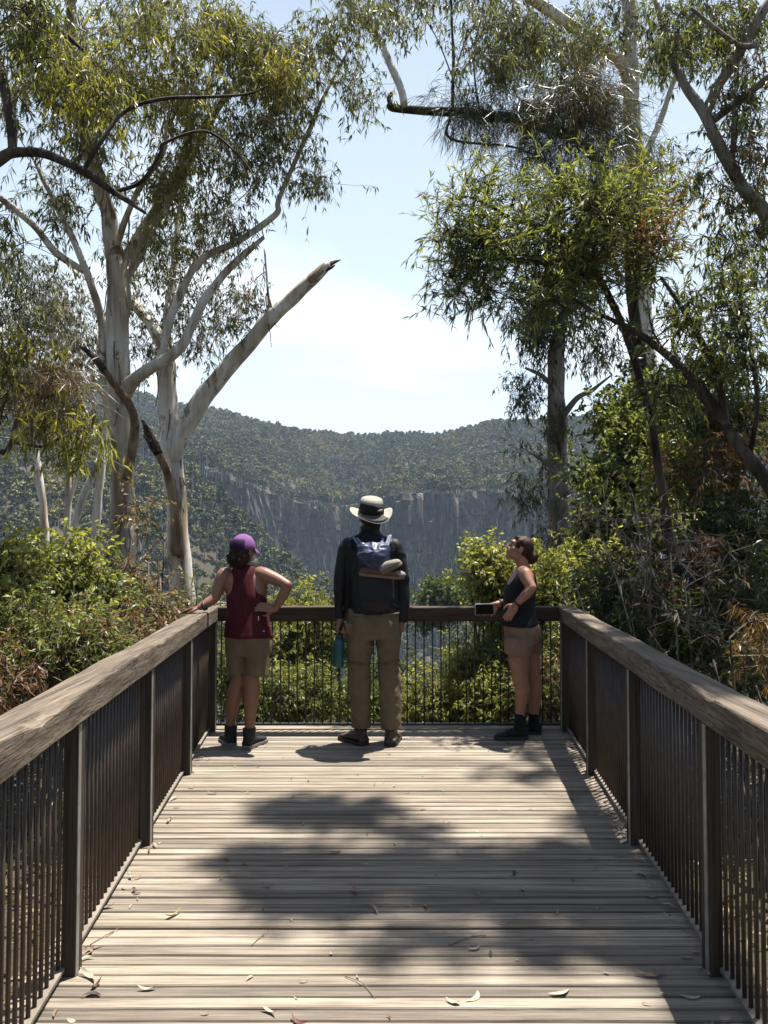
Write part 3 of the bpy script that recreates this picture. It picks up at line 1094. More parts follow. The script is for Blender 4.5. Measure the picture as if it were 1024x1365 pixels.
    for i in range(26):
        y = r.uniform(2.3, 6.0)
        x = fence_x(-1, y) + .04 + abs(r.normal()) * .05
        tn = tk[int(r.choice(6, p=[.4, .3, .12, .04, .1, .04]))]
        put((x, y), tn, 'dry leaf among the sparse litter along the foot of the left railing', 'leaf litter along the left railing', r.uniform(.5, 1.05), None, .3, r.uniform(0, .008))
    bm = plain('dry_twig_bark', (0.16, 0.12, 0.09), .85)
    for a, b, lb in (((460, 1303), (500, 1332), 'thin forked twig on the sunlit near boards'), ((598, 1262), (648, 1248), 'dark thin twig in the shaded band right of centre'),
                     ((640, 1204), (690, 1197), 'long straight twig in the shade right of centre'), ((113, 1265), (152, 1243), 'thin bent twig beside the nearest left post'),
                     ((335, 1262), (352, 1246), 'short thin twig on boards left of centre')):
        p, q = G(*a), G(*b)
        m = (p + q) / 2 + np.array([.01, .015, .004])
        z = np.array([0, 0, .004])
        mb = MB().tube(catmull([p + z, m + z, q + z], 5), [.0016] * 11, 5)
        mb.tube(catmull([m + z, m + (q - p) * .25 + np.array([.02, .03, .006])], 3), .001, 4)
        tag(mb.build('fallen_twig', bm), lb, 'twig', 'twigs on the deck')
# ------------------------------------------------------------------ people
def limb(mb, pts, rad, sides=14, n=4):
    """tapered limb with round ends; closed so that it can be fused"""
    p = catmull(pts, n)
    r = np.interp(np.linspace(0, 1, len(p)), np.linspace(0, 1, len(rad)), rad)
    mb.tube(p, r, sides, True)
    mb.ball(p[0], np.ones(3) * r[0], 12, 8)
    mb.ball(p[-1], np.ones(3) * r[-1], 12, 8)


def loft(mb, st, n=28, sq=1.0):
    """st: (x, y, z, rx, ry) horizontal stations, resampled smoothly; sq > 1 squares the section"""
    st = catmull(np.asarray(st, float), 5)
    a = np.linspace(0, 2 * np.pi, n, endpoint=False)
    c, s = np.cos(a), np.sin(a)
    c = np.sign(c) * np.abs(c) ** (1 / sq)
    s = np.sign(s) * np.abs(s) ** (1 / sq)
    R = np.stack([st[:, :1] + st[:, 3:4] * c, st[:, 1:2] + st[:, 4:5] * s, np.repeat(st[:, 2:3], n, 1)], -1)
    mb.rings(R)


def tloft(mb, pts, rx, ry, xdir, n=24):
    """tube with an elliptical section whose wide axis stays near xdir; flat ends"""
    p = catmull(pts, 5)
    t = np.linspace(0, 1, len(p))
    RX = np.interp(t, np.linspace(0, 1, len(rx)), rx)
    RY = np.interp(t, np.linspace(0, 1, len(ry)), ry)
    tan = unit(np.gradient(p, axis=0))
    a = np.linspace(0, 2 * np.pi, n, endpoint=False)
    R = []
    for i in range(len(p)):
        x = unit(np.asarray(xdir, float) - tan[i] * np.dot(xdir, tan[i]))
        y = np.cross(tan[i], x)
        R.append(p[i] + np.outer(np.cos(a) * RX[i], x) + np.outer(np.sin(a) * RY[i], y))
    mb.rings(np.array(R))


def fuse(mb, name, mat, parent, voxel=.007, smooth=4, wrinkle=None, cut=None):
    """melt the overlapping closed shapes into one continuous skin"""
    me = mb.mesh(name)
    tmp = bpy.data.objects.new(name, me)
    COL.objects.link(tmp)
    rm = tmp.modifiers.new('r', 'REMESH')
    rm.mode = 'VOXEL'
    rm.voxel_size = voxel
    if smooth:
        sm = tmp.modifiers.new('s', 'SMOOTH')
        sm.factor = .5
        sm.iterations = smooth
    dg = bpy.context.evaluated_depsgraph_get()
    m2 = bpy.data.meshes.new_from_object(tmp.evaluated_get(dg))
    bpy.data.objects.remove(tmp)
    bpy.data.meshes.remove(me)
    n = len(m2.vertices)
    co = np.zeros(n * 3, np.float32)
    m2.vertices.foreach_get('co', co)
    co = co.reshape(-1, 3).astype(float)
    if wrinkle:
        nr = np.zeros(n * 3, np.float32)
        m2.vertices.foreach_get('normal', nr)
        nr = nr.reshape(-1, 3)
        amp, sx, sy, sz = wrinkle
        w = 1 - np.abs(fbm(co * np.array([sx, sy, sz]), 3, 8))
        w2 = fbm(co * np.array([sx, sy, sz]) * .5 + 7, 2, 18)
        co = co + nr * (amp * (w - .65) + amp * .8 * w2)[:, None]
    if cut is not None:
        co = cut(co)
    off = origin(parent)
    m2.vertices.foreach_set('co', (co - off).astype(np.float32).ravel())
    m2.polygons.foreach_set('use_smooth', np.ones(len(m2.polygons), bool))
    m2.materials.clear()
    m2.materials.append(mat)
    m2.update()
    o = bpy.data.objects.new(name, m2)
    COL.objects.link(o)
    o.parent = parent
    return o


def frame(fwd, up):
    f = unit(np.asarray(fwd, float))
    s = unit(np.cross(f, np.asarray(up, float)))
    return f, s, np.cross(s, f)          # forward, right, up


def head(mb, c, fwd, up, k=1.0):
    f, s, u = frame(fwd, up)

    def at(a, b, d):
        return np.asarray(c) + (s * a + f * b + u * d) * k

    def el(a, b, d, ra, rb, rd):
        mb.ball(at(a, b, d), np.array([s * ra, f * rb, u * rd]) * k, 18, 12)
    el(0, -.010, .030, .074, .096, .086)
    el(0, .028, -.038, .058, .062, .066)
    el(0, .062, -.088, .026, .026, .022)
    el(0, .076, .036, .050, .018, .018)
    for q in (-1, 1):
        el(q * .036, .054, -.020, .026, .026, .026)
        el(q * .046, .015, -.062, .018, .045, .028)
        el(q * .077, -.004, -.006, .008, .020, .031)
    limb(mb, [at(0, .088, .022), at(0, .099, -.006), at(0, .105, -.020)], [.007 * k, .009 * k, .0115 * k], 10, 2)
    for q in (-1, 1):
        el(q * .010, .097, -.023, .008, .010, .007)
    for q in (-1, 1):
        el(q * .031, .068, .021, .018, .015, .006)
        el(q * .031, .068, .002, .017, .013, .005)
    el(0, .088, -.052, .021, .011, .006)
    el(0, .086, -.064, .019, .011, .007)
    el(0, .070, -.045, .030, .026, .030)
    return at


def hand(mb, w, fdir, nrm, thumb, curls=(.35, .35, .4, .45), k=1.0, spread=.10, tc=.5):
    """palm, four unequal bent fingers and a thumb off the side of the palm.
    w wrist, fdir along the hand, nrm out of the back of the hand, thumb: +1/-1 side"""
    f = unit(np.asarray(fdir, float))
    n = unit(np.asarray(nrm, float) - f * np.dot(nrm, f))
    s = np.cross(f, n) * thumb
    w = np.asarray(w, float)
    for i, o in enumerate((.028, .010, -.009, -.026)):
        kn = w + f * (.084 - .004 * abs(i - 1)) * k + s * o * k
        limb(mb, [w + s * o * .55 * k, w + f * .045 * k + s * o * .9 * k, kn], [.0155 * k, .0145 * k, .0115 * k], 10, 2)
        a = 0.0
        p = kn
        ln = np.array([.040, .026, .021]) * ((.95, 1.06, 1.0, .8)[i])
        pts = [p]
        sd = spread * (1.5 - i)
        for j in range(3):
            a += curls[i] * (1.0, 1.15, .8)[j]
            d = unit(f * math.cos(a) - n * math.sin(a) + s * sd * .6)
            p = p + d * ln[j] * k
            pts.append(p)
        limb(mb, pts, [.0098 * k, .0088 * k, .0082 * k, .0068 * k], 10, 2)
    b = w + f * .018 * k + s * .022 * k - n * .006 * k
    t1 = b + unit(f * .62 + s * .75 - n * .25) * .040 * k
    t2 = t1 + unit(f * .85 + s * .35 - n * tc) * .030 * k
    t3 = t2 + unit(f * .95 + s * .05 - n * tc * 1.3) * .024 * k
    limb(mb, [b, t1, t2, t3], [.015 * k, .0125 * k, .0100 * k, .0078 * k], 10, 3)
    return s


def shoe(root, heel, toe, up_h, mat_u, mat_s, name='shoe', w=.046, boot=.09, lace=None):
    """heel / toe: points on the ground; a shaped upper over a thicker sole"""
    heel, toe = np.asarray(heel, float), np.asarray(toe, float)
    f = unit(toe - heel)
    s = np.array([f[1], -f[0], 0])
    L = np.linalg.norm(toe - heel)
    mb = MB()
    st = [(0.0, .034, .05), (.12, .040, .075), (.28, .042, .085), (.5, .044, .070), (.72, .050, .056), (.9, .043, .044), (1.0, .022, .030)]
    R = []
    a = np.linspace(0, 2 * np.pi, 20, endpoint=False)
    for t, hw, h in catmull(np.array(st), 4):
        c = heel + f * t * L
        rx = hw * w / .046
        R.append(np.array([c + s * math.cos(q) * rx + np.array([0, 0, .022 + (h - .022) * .5 + (h - .022) * .56 * math.sin(q)]) for q in a]))
    mb.rings(np.array(R))
    an = heel + f * L * .22
    tloft(mb, [an + np.array([0, 0, .05]), an + np.array([0, 0, boot * .8]) - f * .004, an + np.array([0, 0, boot + .03]) - f * .008], [.046, .044, .047], [.055, .052, .054], s, 20)
    u = fuse(mb, name, mat_u, root, .005, 3)
    mb = MB()
    o2 = []
    for t, hw in ((-.01, .020), (.03, .034), (.15, .042), (.45, .044), (.75, .053), (.92, .046), (1.01, .022)):
        c = heel + f * t * L
        o2.append((c - s * hw * w / .046, c + s * hw * w / .046))
    lo = [p[0] for p in o2] + [p[1] for p in reversed(o2)]
    lo = np.array(lo)
    R = np.array([lo + np.array([0, 0, z]) for z in (.001, .012, .026)])
    R[1] = R[1] + (R[1] - R[1].mean(0)) * .02
    mb.rings(R)
    mb.build('sole', mat_s, u, smooth=False)
    if lace is not None:
        for i in range(4):
            t = .42 + i * .075
            c = heel + f * L * t
            h = .083 - i * .006
            MB().tube(catmull([c + s * .026 + np.array([0, 0, h - .008]), c + np.array([0, 0, h + .006]), c - s * .026 + np.array([0, 0, h - .008])], 3), .0035, 6).build('lace', lace, u)
    return u


def boot_at(root, ankle, f, L, mu, ms, name, w, boot, lace):
    f = unit(np.array([f[0], f[1], 0.0]))
    a = np.array([ankle[0], ankle[1], 0.0])
    return shoe(root, a - f * L * .22, a + f * L * .78, 0, mu, ms, name, w, boot, lace)


def strap_band(mb, pts, w, th, nrm):
    """flat band following points"""
    p = catmull(pts, 5)
    tan = unit(np.gradient(p, axis=0))
    R = []
    for i in range(len(p)):
        nn = unit(np.asarray(nrm, float) - tan[i] * np.dot(nrm, tan[i]))
        s = np.cross(tan[i], nn)
        R.append([p[i] + s * w - nn * th, p[i] + s * w + nn * th, p[i] - s * w + nn * th, p[i] - s * w - nn * th])
    mb.rings(np.array(R))


def wristband(root, c, axis, r, mat, wid=.010, name='bracelet'):
    mb = MB()
    a = unit(np.asarray(axis, float))
    ref = np.array([0, 0, 1.0]) if abs(a[2]) < .9 else np.array([1.0, 0, 0])
    n = unit(np.cross(a, ref))
    m = np.cross(a, n)
    t = np.linspace(0, 2 * np.pi, 18, endpoint=False)
    ring = np.outer(np.cos(t), n) + np.outer(np.sin(t), m)
    R = np.array([c - a * wid + ring * r, c - a * wid + ring * (r + .004), c + a * wid + ring * (r + .004), c + a * wid + ring * r])
    mb.rings(R, cap=False)
    return mb.build(name, mat, root)


def skinmat(name, c):
    m, nt, b = newmat(name)
    n = noise_node(nt, 18, 4)
    col = ramp(nt, n, [(0.3, [v * .85 for v in c]), (0.7, [min(1, v * 1.12) for v in c])])
    nt.links.new(col, b.inputs['Base Color'])
    b.inputs['Roughness'].default_value = .5
    b.inputs['Specular IOR Level'].default_value = .4
    b.inputs['Subsurface Weight'].default_value = .08
    b.inputs['Subsurface Radius'].default_value = (.01, .004, .002)
    return m


def hairmat(name, c):
    m, nt, b = newmat(name)
    n = noise_node(nt, 40, 3, stretch=(1, 1, .15))
    col = ramp(nt, n, [(0.3, [v * .5 for v in c]), (0.7, [min(1, v * 1.6) for v in c])])
    nt.links.new(col, b.inputs['Base Color'])
    b.inputs['Roughness'].default_value = .55
    b.inputs['Specular IOR Level'].default_value = .15
    bump(nt, b, n, .8, .01)
    return m


def hair_strands(mb, c, axes, dirs, n, L, r, seed, down=.8):
    g = np.random.default_rng(seed)
    for i in range(n):
        d = unit(g.normal(size=3) + np.asarray(dirs) * 1.2)
        p = np.asarray(c) + d @ np.asarray(axes)
        e = p + unit(d * (1 - down) + np.array([0, 0, -down]) + g.normal(size=3) * .25) * L * g.uniform(.5, 1.1)
        m = (p + e) / 2 + d * L * .15
        mb.tube(catmull([p, m, e], 3), np.linspace(r, r * .3, 7), 4)


def eyes(root, at, k, mat, matd):
    for q in (-1, 1):
        e = MB().ball(at(q * .031, .0690, .012), np.ones(3) * .0115 * k, 10, 8).build('eye', mat, root)
        MB().ball(at(q * .031, .0765, .012), np.ones(3) * .0058 * k, 8, 6).build('iris', matd, e)


def build_woman_railing():
    """woman in the maroon tank leaning on the left railing"""
    skin = skinmat('tanned_skin', (0.1879, 0.0907, 0.0531))
    top = clothmat('maroon_knit', (0.0506, 0.0048, 0.0087), .8, .25)
    sht = clothmat('khaki_cotton', (0.1231, 0.0920, 0.0531), .9, .12)
    blk = clothmat('black_shoe_fabric', (0.018, 0.018, 0.020), .7)
    sole = plain('grey_rubber', (0.16, 0.15, 0.14), .8)
    hairm = hairmat('dark_brown_hair', (0.016, 0.009, 0.006))
    white = plain('white_plastic', (0.4000, 0.4000, 0.4000), .5)
    drk = plain('dark_eye', (0.0200, 0.0150, 0.0100), .2)
    Y = 5.66
    root = thing('person', 'woman in purple cap, maroon tank top and khaki shorts leaning on the left railing', 'person', G(318, 992))

    def p(px, py, dy=0.0):
        return P(px, py, Y + dy)
    b = MB()
    hc = p(324.5, 733.5, .01)
    fw, up = np.array([.55, .83, -.05]), np.array([.04, -.04, 1])
    at = head(b, hc, fw, up, .93)
    limb(b, [at(0, -.01, -.05), p(325, 758, .03), p(325, 770, .03)], [.050, .052, .06], 16)
    # trunk under the clothes
    tr = [(p(325, 764)[0], Y + .03, p(325, 764)[2], .13, .065), (p(326, 772)[0], Y + .03, p(0, 772)[2], .165, .085), (p(328, 795)[0], Y + .02, p(0, 795)[2], .15, .10), (p(329, 820)[0], Y + .02, p(0, 820)[2], .145, .10),
          (p(331, 850)[0], Y, p(0, 850)[2], .165, .12), (p(331, 868)[0], Y, p(0, 868)[2], .155, .115)]
    loft(b, tr)
    # right arm, hand on hip
    limb(b, [p(347, 765, .02), p(354, 767, .0), p(371, 773.5, -.04), p(383, 780, -.07)], [.055, .056, .044, .036])
    limb(b, [p(383, 780, -.07), p(378, 793, -.06), p(369, 808, -.04), p(366, 812, -.03)], [.038, .040, .028, .025])
    hand(b, p(366, 811, -.03), unit(p(352, 809, -.075) - p(366, 811, -.03)), np.array([.15, -.95, .25]), -1, (.25, .3, .35, .4), .92)
    # left arm, hand on the beam
    limb(b, [p(303, 765, .02), p(297.5, 768, .0), p(291, 785, -.02), p(286.5, 797, -.03)], [.052, .054, .044, .038])
    wr = np.array([-1.325, 5.57, 1.020])
    limb(b, [p(286.5, 797, -.03), (p(286.5, 797, -.03) + wr) / 2 + np.array([0, 0, -.004]), wr], [.039, .036, .026])
    hand(b, wr, np.array([-.93, .10, -.22]), np.array([-.15, 0, 1]), -1, (.12, .12, .15, .2), .92, tc=.2)
    # legs
    limb(b, [p(318, 862, .0), p(317.5, 884, .0), p(319, 902, -.01), p(318.5, 909, -.01)], [.075, .062, .054, .053])
    limb(b, [p(318.5, 905, -.01), p(313.5, 925, .005), p(309.5, 945, .02), p(307, 968, .03)], [.053, .061, .047, .034])
    limb(b, [p(341, 862, .0), p(338, 884, -.03), p(335.5, 902, -.06), p(335, 909, -.06)], [.075, .064, .056, .056])
    limb(b, [p(335, 905, -.06), p(335.5, 925, -.055), p(334, 945, -.045), p(333, 972, -.04)], [.056, .062, .048, .035])
    body = fuse(b, 'body', skin, root, .006, 3)
    eyes(root, at, .93, white, drk)
    # tank top
    t = MB()

    def s(px, py, hw, ry, dy=.02):
        q = p(px, py)
        return (q[0], Y + dy, q[2], hw, ry)
    loft(t, [s(325, 753, .055, .05, .02), s(325, 757, .085, .068), s(325.5, 764, .097, .090), s(326, 774, .100, .106), s(327, 786, .122, .116), s(328, 797, .148, .121), s(328.5, 812, .150, .122), s(330, 830, .163, .132, .01), s(331, 846, .178, .144, .0), s(331.5, 849, .176, .142, .0)])
    tank = fuse(t, 'tank_top', top, root, .006, 3, (.0055, 9, 7, 4))
    for px, py, w_, h_ in ((348.5, 822, .002, .014), (355.5, 838.5, .005, .005)):
        q = p(px, py)
        y = Y - .118 if py < 830 else Y - .115
        MB().box((q[0] - w_, y - .02, q[2] - h_), (q[0] + w_, y - .012, q[2] + h_)).build('logo', white, tank, smooth=False)
    # shorts
    t = MB()
    loft(t, [s(331.5, 842, .158, .125, 0), s(331.5, 856, .172, .135, 0), s(331.5, 868, .170, .132, 0), s(331.5, 873, .165, .125, 0)], sq=1.1)
    tloft(t, [p(316, 860, .0), p(317, 884, .0), p(318, 899, -.005)], [.088, .081, .078], [.115, .100, .092], (1, 0, 0))
    tloft(t, [p(345, 860), p(342.5, 884, -.03), p(341, 902, -.05)], [.092, .092, .089], [.12, .108, .100], (1, 0, 0))
    fuse(t, 'shorts', sht, root, .006, 3, (.004, 9, 9, 5))
    # cap
    cap = clothmat('purple_cap_fabric', (0.1500, 0.0638, 0.1875), .75, .35)
    f, sd, u = frame(fw, up)
    t = MB()
    nv, nu = 9, 28
    R = []
    for i in range(nv):
        v = .02 + (math.pi * .53) * i / (nv - 1)
        R.append([hc + (f * (-.008) + u * .022) * .93 + sd * math.sin(v) * math.cos(a) * .083 + f * math.sin(v) * math.sin(a) * .104 + u * math.cos(v) * .100 for a in np.linspace(0, 2 * np.pi, nu, endpoint=False)])
    R = np.array(R)
    inner = R[::-1] * 1.0
    cen = hc + u * .02
    inner = cen + (inner - cen) * .955
    t.rings(np.vstack([R, inner]))
    c1 = t.build('cap', cap, root)
    t = MB()
    R = []
    for j in range(9):
        a = math.pi * (.18 + .64 * j / 8)
        e0 = hc + u * .022 + f * (-.008) + sd * math.cos(a) * .080 + f * math.sin(a) * .100
        ext = .070 * math.sin(math.pi * (j + .6) / 9.2) ** .6
        e1 = e0 + f * ext - u * (.012 + .018 * abs(math.cos(a)) + .25 * ext)
        R.append([e0, e1, e1 - u * .005, e0 - u * .006])
    t.rings(np.array(R))
    t.build('brim', cap, c1)
    capd = clothmat('dark_purple_panel', (0.0225, 0.0060, 0.0350), .8)
    t = MB()
    R = []
    for j in range(11):
        a = math.pi * (1.18 + .64 * j / 10)
        col = []
        for v in (.30, .36, .42, .48, .535):
            vv = math.pi * v
            col.append(hc + (f * (-.008) + u * .022) * .93 + sd * math.sin(vv) * math.cos(a) * .0845 + f * math.sin(vv) * math.sin(a) * .1058 + u * math.cos(vv) * .1015)
        col2 = [q + (q - cen) * .02 for q in col]
        R.append(col + col2[::-1])
    t.rings(np.array(R))
    t.build('back_panel', capd, c1)
    MB().ball(hc + u * .122 - f * .006, (.008, .008, .005), 10, 6).build('button', cap, c1)
    # hair: wavy bob out of the cap
    t = MB()
    for q, r_ in (((-.0, -.062, -.045), (.072, .045, .062)), ((.055, -.03, -.055), (.026, .045, .055)), ((-.055, -.03, -.05), (.026, .045, .055)), ((0, -.055, -.092), (.066, .036, .050)), ((0, -.03, .0), (.078, .082, .07))):
        t.ball(at(*q), np.array([sd * r_[0], f * r_[1], u * r_[2]]), 16, 10)
    hair_strands(t, at(0, -.045, -.05), np.array([sd * .075, f * .05, u * .06]), -f, 90, .075, .006, 4)
    fuse(t, 'hair', hairm, root, .005, 1, (.004, 30, 30, 8))
    # socks and boots
    boot_at(root, p(307.5, 968, .03), (-.42, .90), .25, blk, sole, 'boot', .048, .115, blk)
    boot_at(root, p(333, 972, -.04), (.38, .92), .25, blk, sole, 'boot', .048, .115, blk)
    wb = plain('dark_watch_strap', (.02, .02, .02), .5)
    wristband(root, wr + np.array([.030, -.002, .004]), np.array([-.93, .10, -.3]), .029, wb, .011, 'wristwatch')
    return root


def build_man():
    skin = skinmat('mid_tan_skin', (0.2040, 0.1080, 0.0720))  # one even base tone for all his skin
    jk = clothmat('black_shell_fabric', (0.0042, 0.0042, 0.0048), .6, .3, 200, .28)
    pt = clothmat('brown_khaki_trousers', (0.120, 0.090, 0.056), .9, .12)
    bt = plain('dark_brown_boot_leather', (0.035, 0.022, 0.016), .6, .4, 0, .3, 30)
    sole = plain('black_boot_rubber', (0.02, 0.018, 0.016), .8)
    hatc = clothmat('cream_hat_cotton', (0.27, 0.25, 0.21), .9, .12)
    hatd = clothmat('black_hat_panel', (0.012, 0.012, 0.013), .8)
    hatg = clothmat('grey_hat_flap', (0.0850, 0.0800, 0.0750), .9)
    hairm = hairmat('short_dark_hair', (0.03, 0.02, 0.015))
    white = plain('white_eye', (0.3500, 0.3500, 0.3500), .4)
    drk = plain('brown_iris', (.03, .015, .01), .2)
    logo = plain('grey_woven_badge', (0.2100, 0.2040, 0.1920), .8)
    Y = 5.76
    root = thing('person', 'tall man seen from behind in wide cream hat, black jacket and khaki trousers', 'person', G(496, 988))

    def p(px, py, dy=0.0):
        return P(px, py, Y + dy)

    def s(px, py, hw, ry, dy=0.0):
        q = p(px, py)
        return (q[0], Y + dy, q[2], hw, ry)
    b = MB()
    hc = p(494, 690, .02)
    fw, up = np.array([-.18, .98, .02]), np.array([.02, -.03, 1])
    at = head(b, hc, fw, up, 1.02)
    limb(b, [at(0, -.012, -.05), p(494, 706, .01), p(494, 722, .01)], [.056, .060, .07], 16)
    loft(b, [s(494, 716, .10, .06), s(494, 732, .15, .09), s(495, 770, .155, .105), s(497, 808, .15, .11), s(498, 840, .17, .12)])
    for q, hw in ((-1, 0), (1, 0)):
        pass
    # arms (skin only shows at the hands)
    la = [p(465, 737), p(455, 768, -.01), p(453.5, 800, -.015), p(453.5, 826, -.03)]
    ra = [p(525, 737), p(535.5, 768), p(537, 798, -.01), p(536, 822, -.02)]
    limb(b, la, [.035, .036, .034, .026])
    limb(b, ra, [.035, .036, .034, .026])
    hand(b, p(453.5, 826, -.03), np.array([-.06, -.10, -1]), np.array([-.9, .35, .1]), 1, (1.0, 1.05, 1.05, 1.1), 1.0, .03, .9)
    hand(b, p(536, 822, -.02), np.array([.02, .08, -1]), np.array([.92, -.25, .1]), -1, (.45, .5, .55, .6), 1.0, .05)
    limb(b, [p(481, 840), p(479, 895), p(479, 960, -.03), p(479.5, 978, -.04)], [.09, .06, .04, .030])
    limb(b, [p(517, 840), p(519, 895), p(521, 960, -.04), p(521.5, 980, -.06)], [.09, .06, .04, .030])
    fuse(b, 'body', skin, root, .006, 3)
    eyes(root, at, 1.02, white, drk)
    # jacket
    t = MB()
    loft(t, [s(494, 700, .066, .064, .012), s(494, 708, .074, .072, .01), s(494, 713, .105, .080), s(494.5, 718, .165, .092), s(495, 730, .205, .112), s(495.5, 755, .205, .125), s(496.5, 785, .195, .125), s(498, 806, .205, .142), s(499, 817, .214, .152)])
    tloft(t, [p(469, 722), p(461.5, 731), p(455.5, 768, -.01), p(453.5, 800, -.015), p(452.8, 826, -.03)], [.04, .056, .056, .052, .043], [.05, .066, .062, .056, .046], (1, 0, 0))
    tloft(t, [p(519, 722), p(527.5, 731), p(534.5, 768), p(536.5, 800, -.01), p(536.5, 829, -.02)], [.04, .056, .056, .052, .038], [.05, .066, .062, .055, .040], (1, 0, 0))
    jkt = fuse(t, 'jacket', jk, root, .007, 3, (.013, 7, 7, 6))
    t = MB()
    a = np.linspace(0, 2 * np.pi, 24, endpoint=False)
    cz = p(494, 705, .012)
    R = []
    for r_, z in ((.066, -.03), (.073, .0), (.080, .032), (.076, .032), (.066, -.01)):
        R.append([cz + np.array([math.cos(q) * r_, math.sin(q) * r_ * .95, z + .018 * math.cos(q)]) for q in a])
    t.rings(np.array(R))
    t.build('collar', jk, jkt)
    # trousers
    t = MB()
    loft(t, [s(499, 811, .186, .122), s(499, 822, .197, .135), s(499, 840, .200, .145), s(499, 850, .197, .14)], sq=1.12)
    tloft(t, [p(480.5, 842), p(480, 870), p(479.5, 900, -.005), p(480, 930), p(481, 958, .0), p(481.5, 970, .0)], [.100, .088, .079, .075, .073, .072], [.125, .110, .10, .098, .098, .096], (1, 0, 0))
    tloft(t, [p(517.5, 842), p(518, 870), p(519, 900), p(520, 930), p(521, 958, -.01), p(521, 971, -.01)], [.100, .088, .079, .075, .074, .074], [.125, .110, .10, .098, .098, .098], (1, 0, 0))
    for gx in (488, 510):
        t.ball(p(gx, 832, -.075), (.098, .085, .105), 18, 12)
    tr = fuse(t, 'trousers', pt, root, .0065, 3, (.013, 6, 6, 9))
    # knee zips, cargo pocket, back pocket flaps
    seam = clothmat('trouser_seam', (0.10, 0.07, 0.042), .9)
    for pts in ([p(463.5, 882, .02), p(467, 883.5, -.075), p(480, 885, -.108), p(495, 884, -.03)], [p(503, 884, -.02), p(519, 884.5, -.112), p(531, 881.5, -.07), p(534.5, 880.5, .0)]):
        t = MB(); strap_band(t, [q + np.array([0, -.012, 0]) for q in pts], .006, .004, (0, -1, 0)); t.build('zip_seam', seam, tr)
    for cx, cy, w_ in ((466, 838, .038),):
        t = MB()
        c = p(cx, cy, -.085)
        t.ball(c, (.036, .030, .050), 16, 10)
        t.ball(c + np.array([.0, -.012, .03]), (.040, .024, .020), 16, 8)
        fuse(t, 'cargo_pocket', pt, tr, .006, 2, (.003, 12, 12, 12))
    t = MB(); strap_band(t, [p(466, 818.5, -.115), p(474, 819.5, -.137), p(486, 820, -.143)], .008, .003, (0, -1, 0)); t.build('pocket_flap', pt, tr)
    t = MB(); strap_band(t, [p(510, 819.5, -.143), p(522, 819, -.137), p(532, 817.5, -.11)], .008, .003, (0, -1, 0)); t.build('pocket_flap', pt, tr)
    # boots
    boot_at(root, p(480, 978, -.04), (-.62, .78), .29, bt, sole, 'boot', .056, .085, drk)
    boot_at(root, p(521.5, 980, -.06), (.12, .99), .29, bt, sole, 'boot', .056, .085, drk)
    # hat
    f, sd, u = frame(np.array([-.17, .94, .30]), np.array([.08, -.3, 1]))
    t = MB()
    cb = hc + u * .024
    a = np.linspace(0, 2 * np.pi, 40, endpoint=False)

    def ring(r, rf, z, wob=0.0):
        """brim rolls down in front and behind and up at the sides"""
        out = []
        for q in a:
            c_, s_ = math.cos(q), math.sin(q)
            zz = z + wob * (.42 * c_ * c_ - .30 * s_ * s_ + .14 * math.sin(3 * q + 1))
            out.append(cb + sd * r * c_ + f * rf * s_ + u * zz)
        return out
    out = [ring(.020, .022, .128), ring(.055, .060, .132), ring(.078, .088, .122), ring(.085, .098, .100), ring(.088, .104, .06), ring(.092, .108, .022),
           ring(.100, .118, .012, .008), ring(.125, .145, .006, .035), ring(.150, .165, .004, .068), ring(.160, .175, .003, .085), ring(.160, .175, .000, .085), ring(.125, .145, .001, .035), ring(.090, .105, .008, .0), ring(.084, .098, .06), ring(.076, .090, .11), ring(.03, .03, .12)]
    t.rings(np.array(out))
    hat = t.build('hat', hatc, root)

    def shell(a0, a1, rows, name, mat):
        R = []
        for q in np.linspace(a0, a1, 17):
            c_, s_ = math.cos(q), math.sin(q)
            col = []
            for r, rf, z, wob in rows:
                col.append(cb + sd * r * c_ + f * rf * s_ + u * (z + wob * (.42 * c_ * c_ - .30 * s_ * s_ + .14 * math.sin(3 * q + 1))))
            R.append(col + [v + unit(v - cb) * .003 for v in col[::-1]])
        m_ = MB()
        m_.rings(np.array(R))
        return m_.build(name, mat, hat)
    shell(math.pi * 1.03, math.pi * 1.97, [(.0895, .104, .100, 0), (.092, .1085, .06, 0), (.0965, .113, .022, 0)], 'back_panel', hatd)
    shell(math.pi * 1.22, math.pi * 1.78, [(.0945, .112, .021, 0), (.103, .121, .0145, .008), (.128, .148, .009, .035), (.150, .166, .0065, .068)], 'neck_flap', hatg)
    shell(math.pi * 1.60, math.pi * 1.76, [(.0945, .1125, .066, 0), (.096, .1145, .050, 0)], 'badge', logo)
    t = MB()
    t.ball(hc + u * .0 - f * .02, np.array([sd * .081, f * .088, u * .07]), 18, 12)
    t.ball(hc - u * .04 - f * .055, np.array([sd * .05, f * .04, u * .04]), 14, 10)
    fuse(t, 'hair', hairm, root, .006, 1, (.002, 40, 40, 20))
    # ---------------- backpack
    navy = clothmat('navy_pack_cloth', (0.0036, 0.0048, 0.0108), .6, .3, 200, .3)
    blue = clothmat('blue_pack_nylon', (0.0170, 0.0260, 0.0600), .42, .55, 150, .45, 9)
    strapm = clothmat('lavender_webbing', (0.1500, 0.1650, 0.2400), .6)
    yb = Y - .155
    pk = thing('backpack', 'navy and blue daypack worn on the back of the man in the cream hat', 'backpack', p(504, 770, -.2))

    def q_(px, py, hw, ry, dy=0.0):
        q = p(px, py)
        return (q[0], yb + dy, q[2], hw, ry)
    t = MB()
    loft(t, [q_(500, 736, .09, .045), q_(500.5, 748, .122, .07), q_(501, 775, .134, .085, -.01), q_(502, 798, .130, .080, -.01), q_(502, 808, .105, .06), q_(502, 813, .07, .04)], sq=1.2)
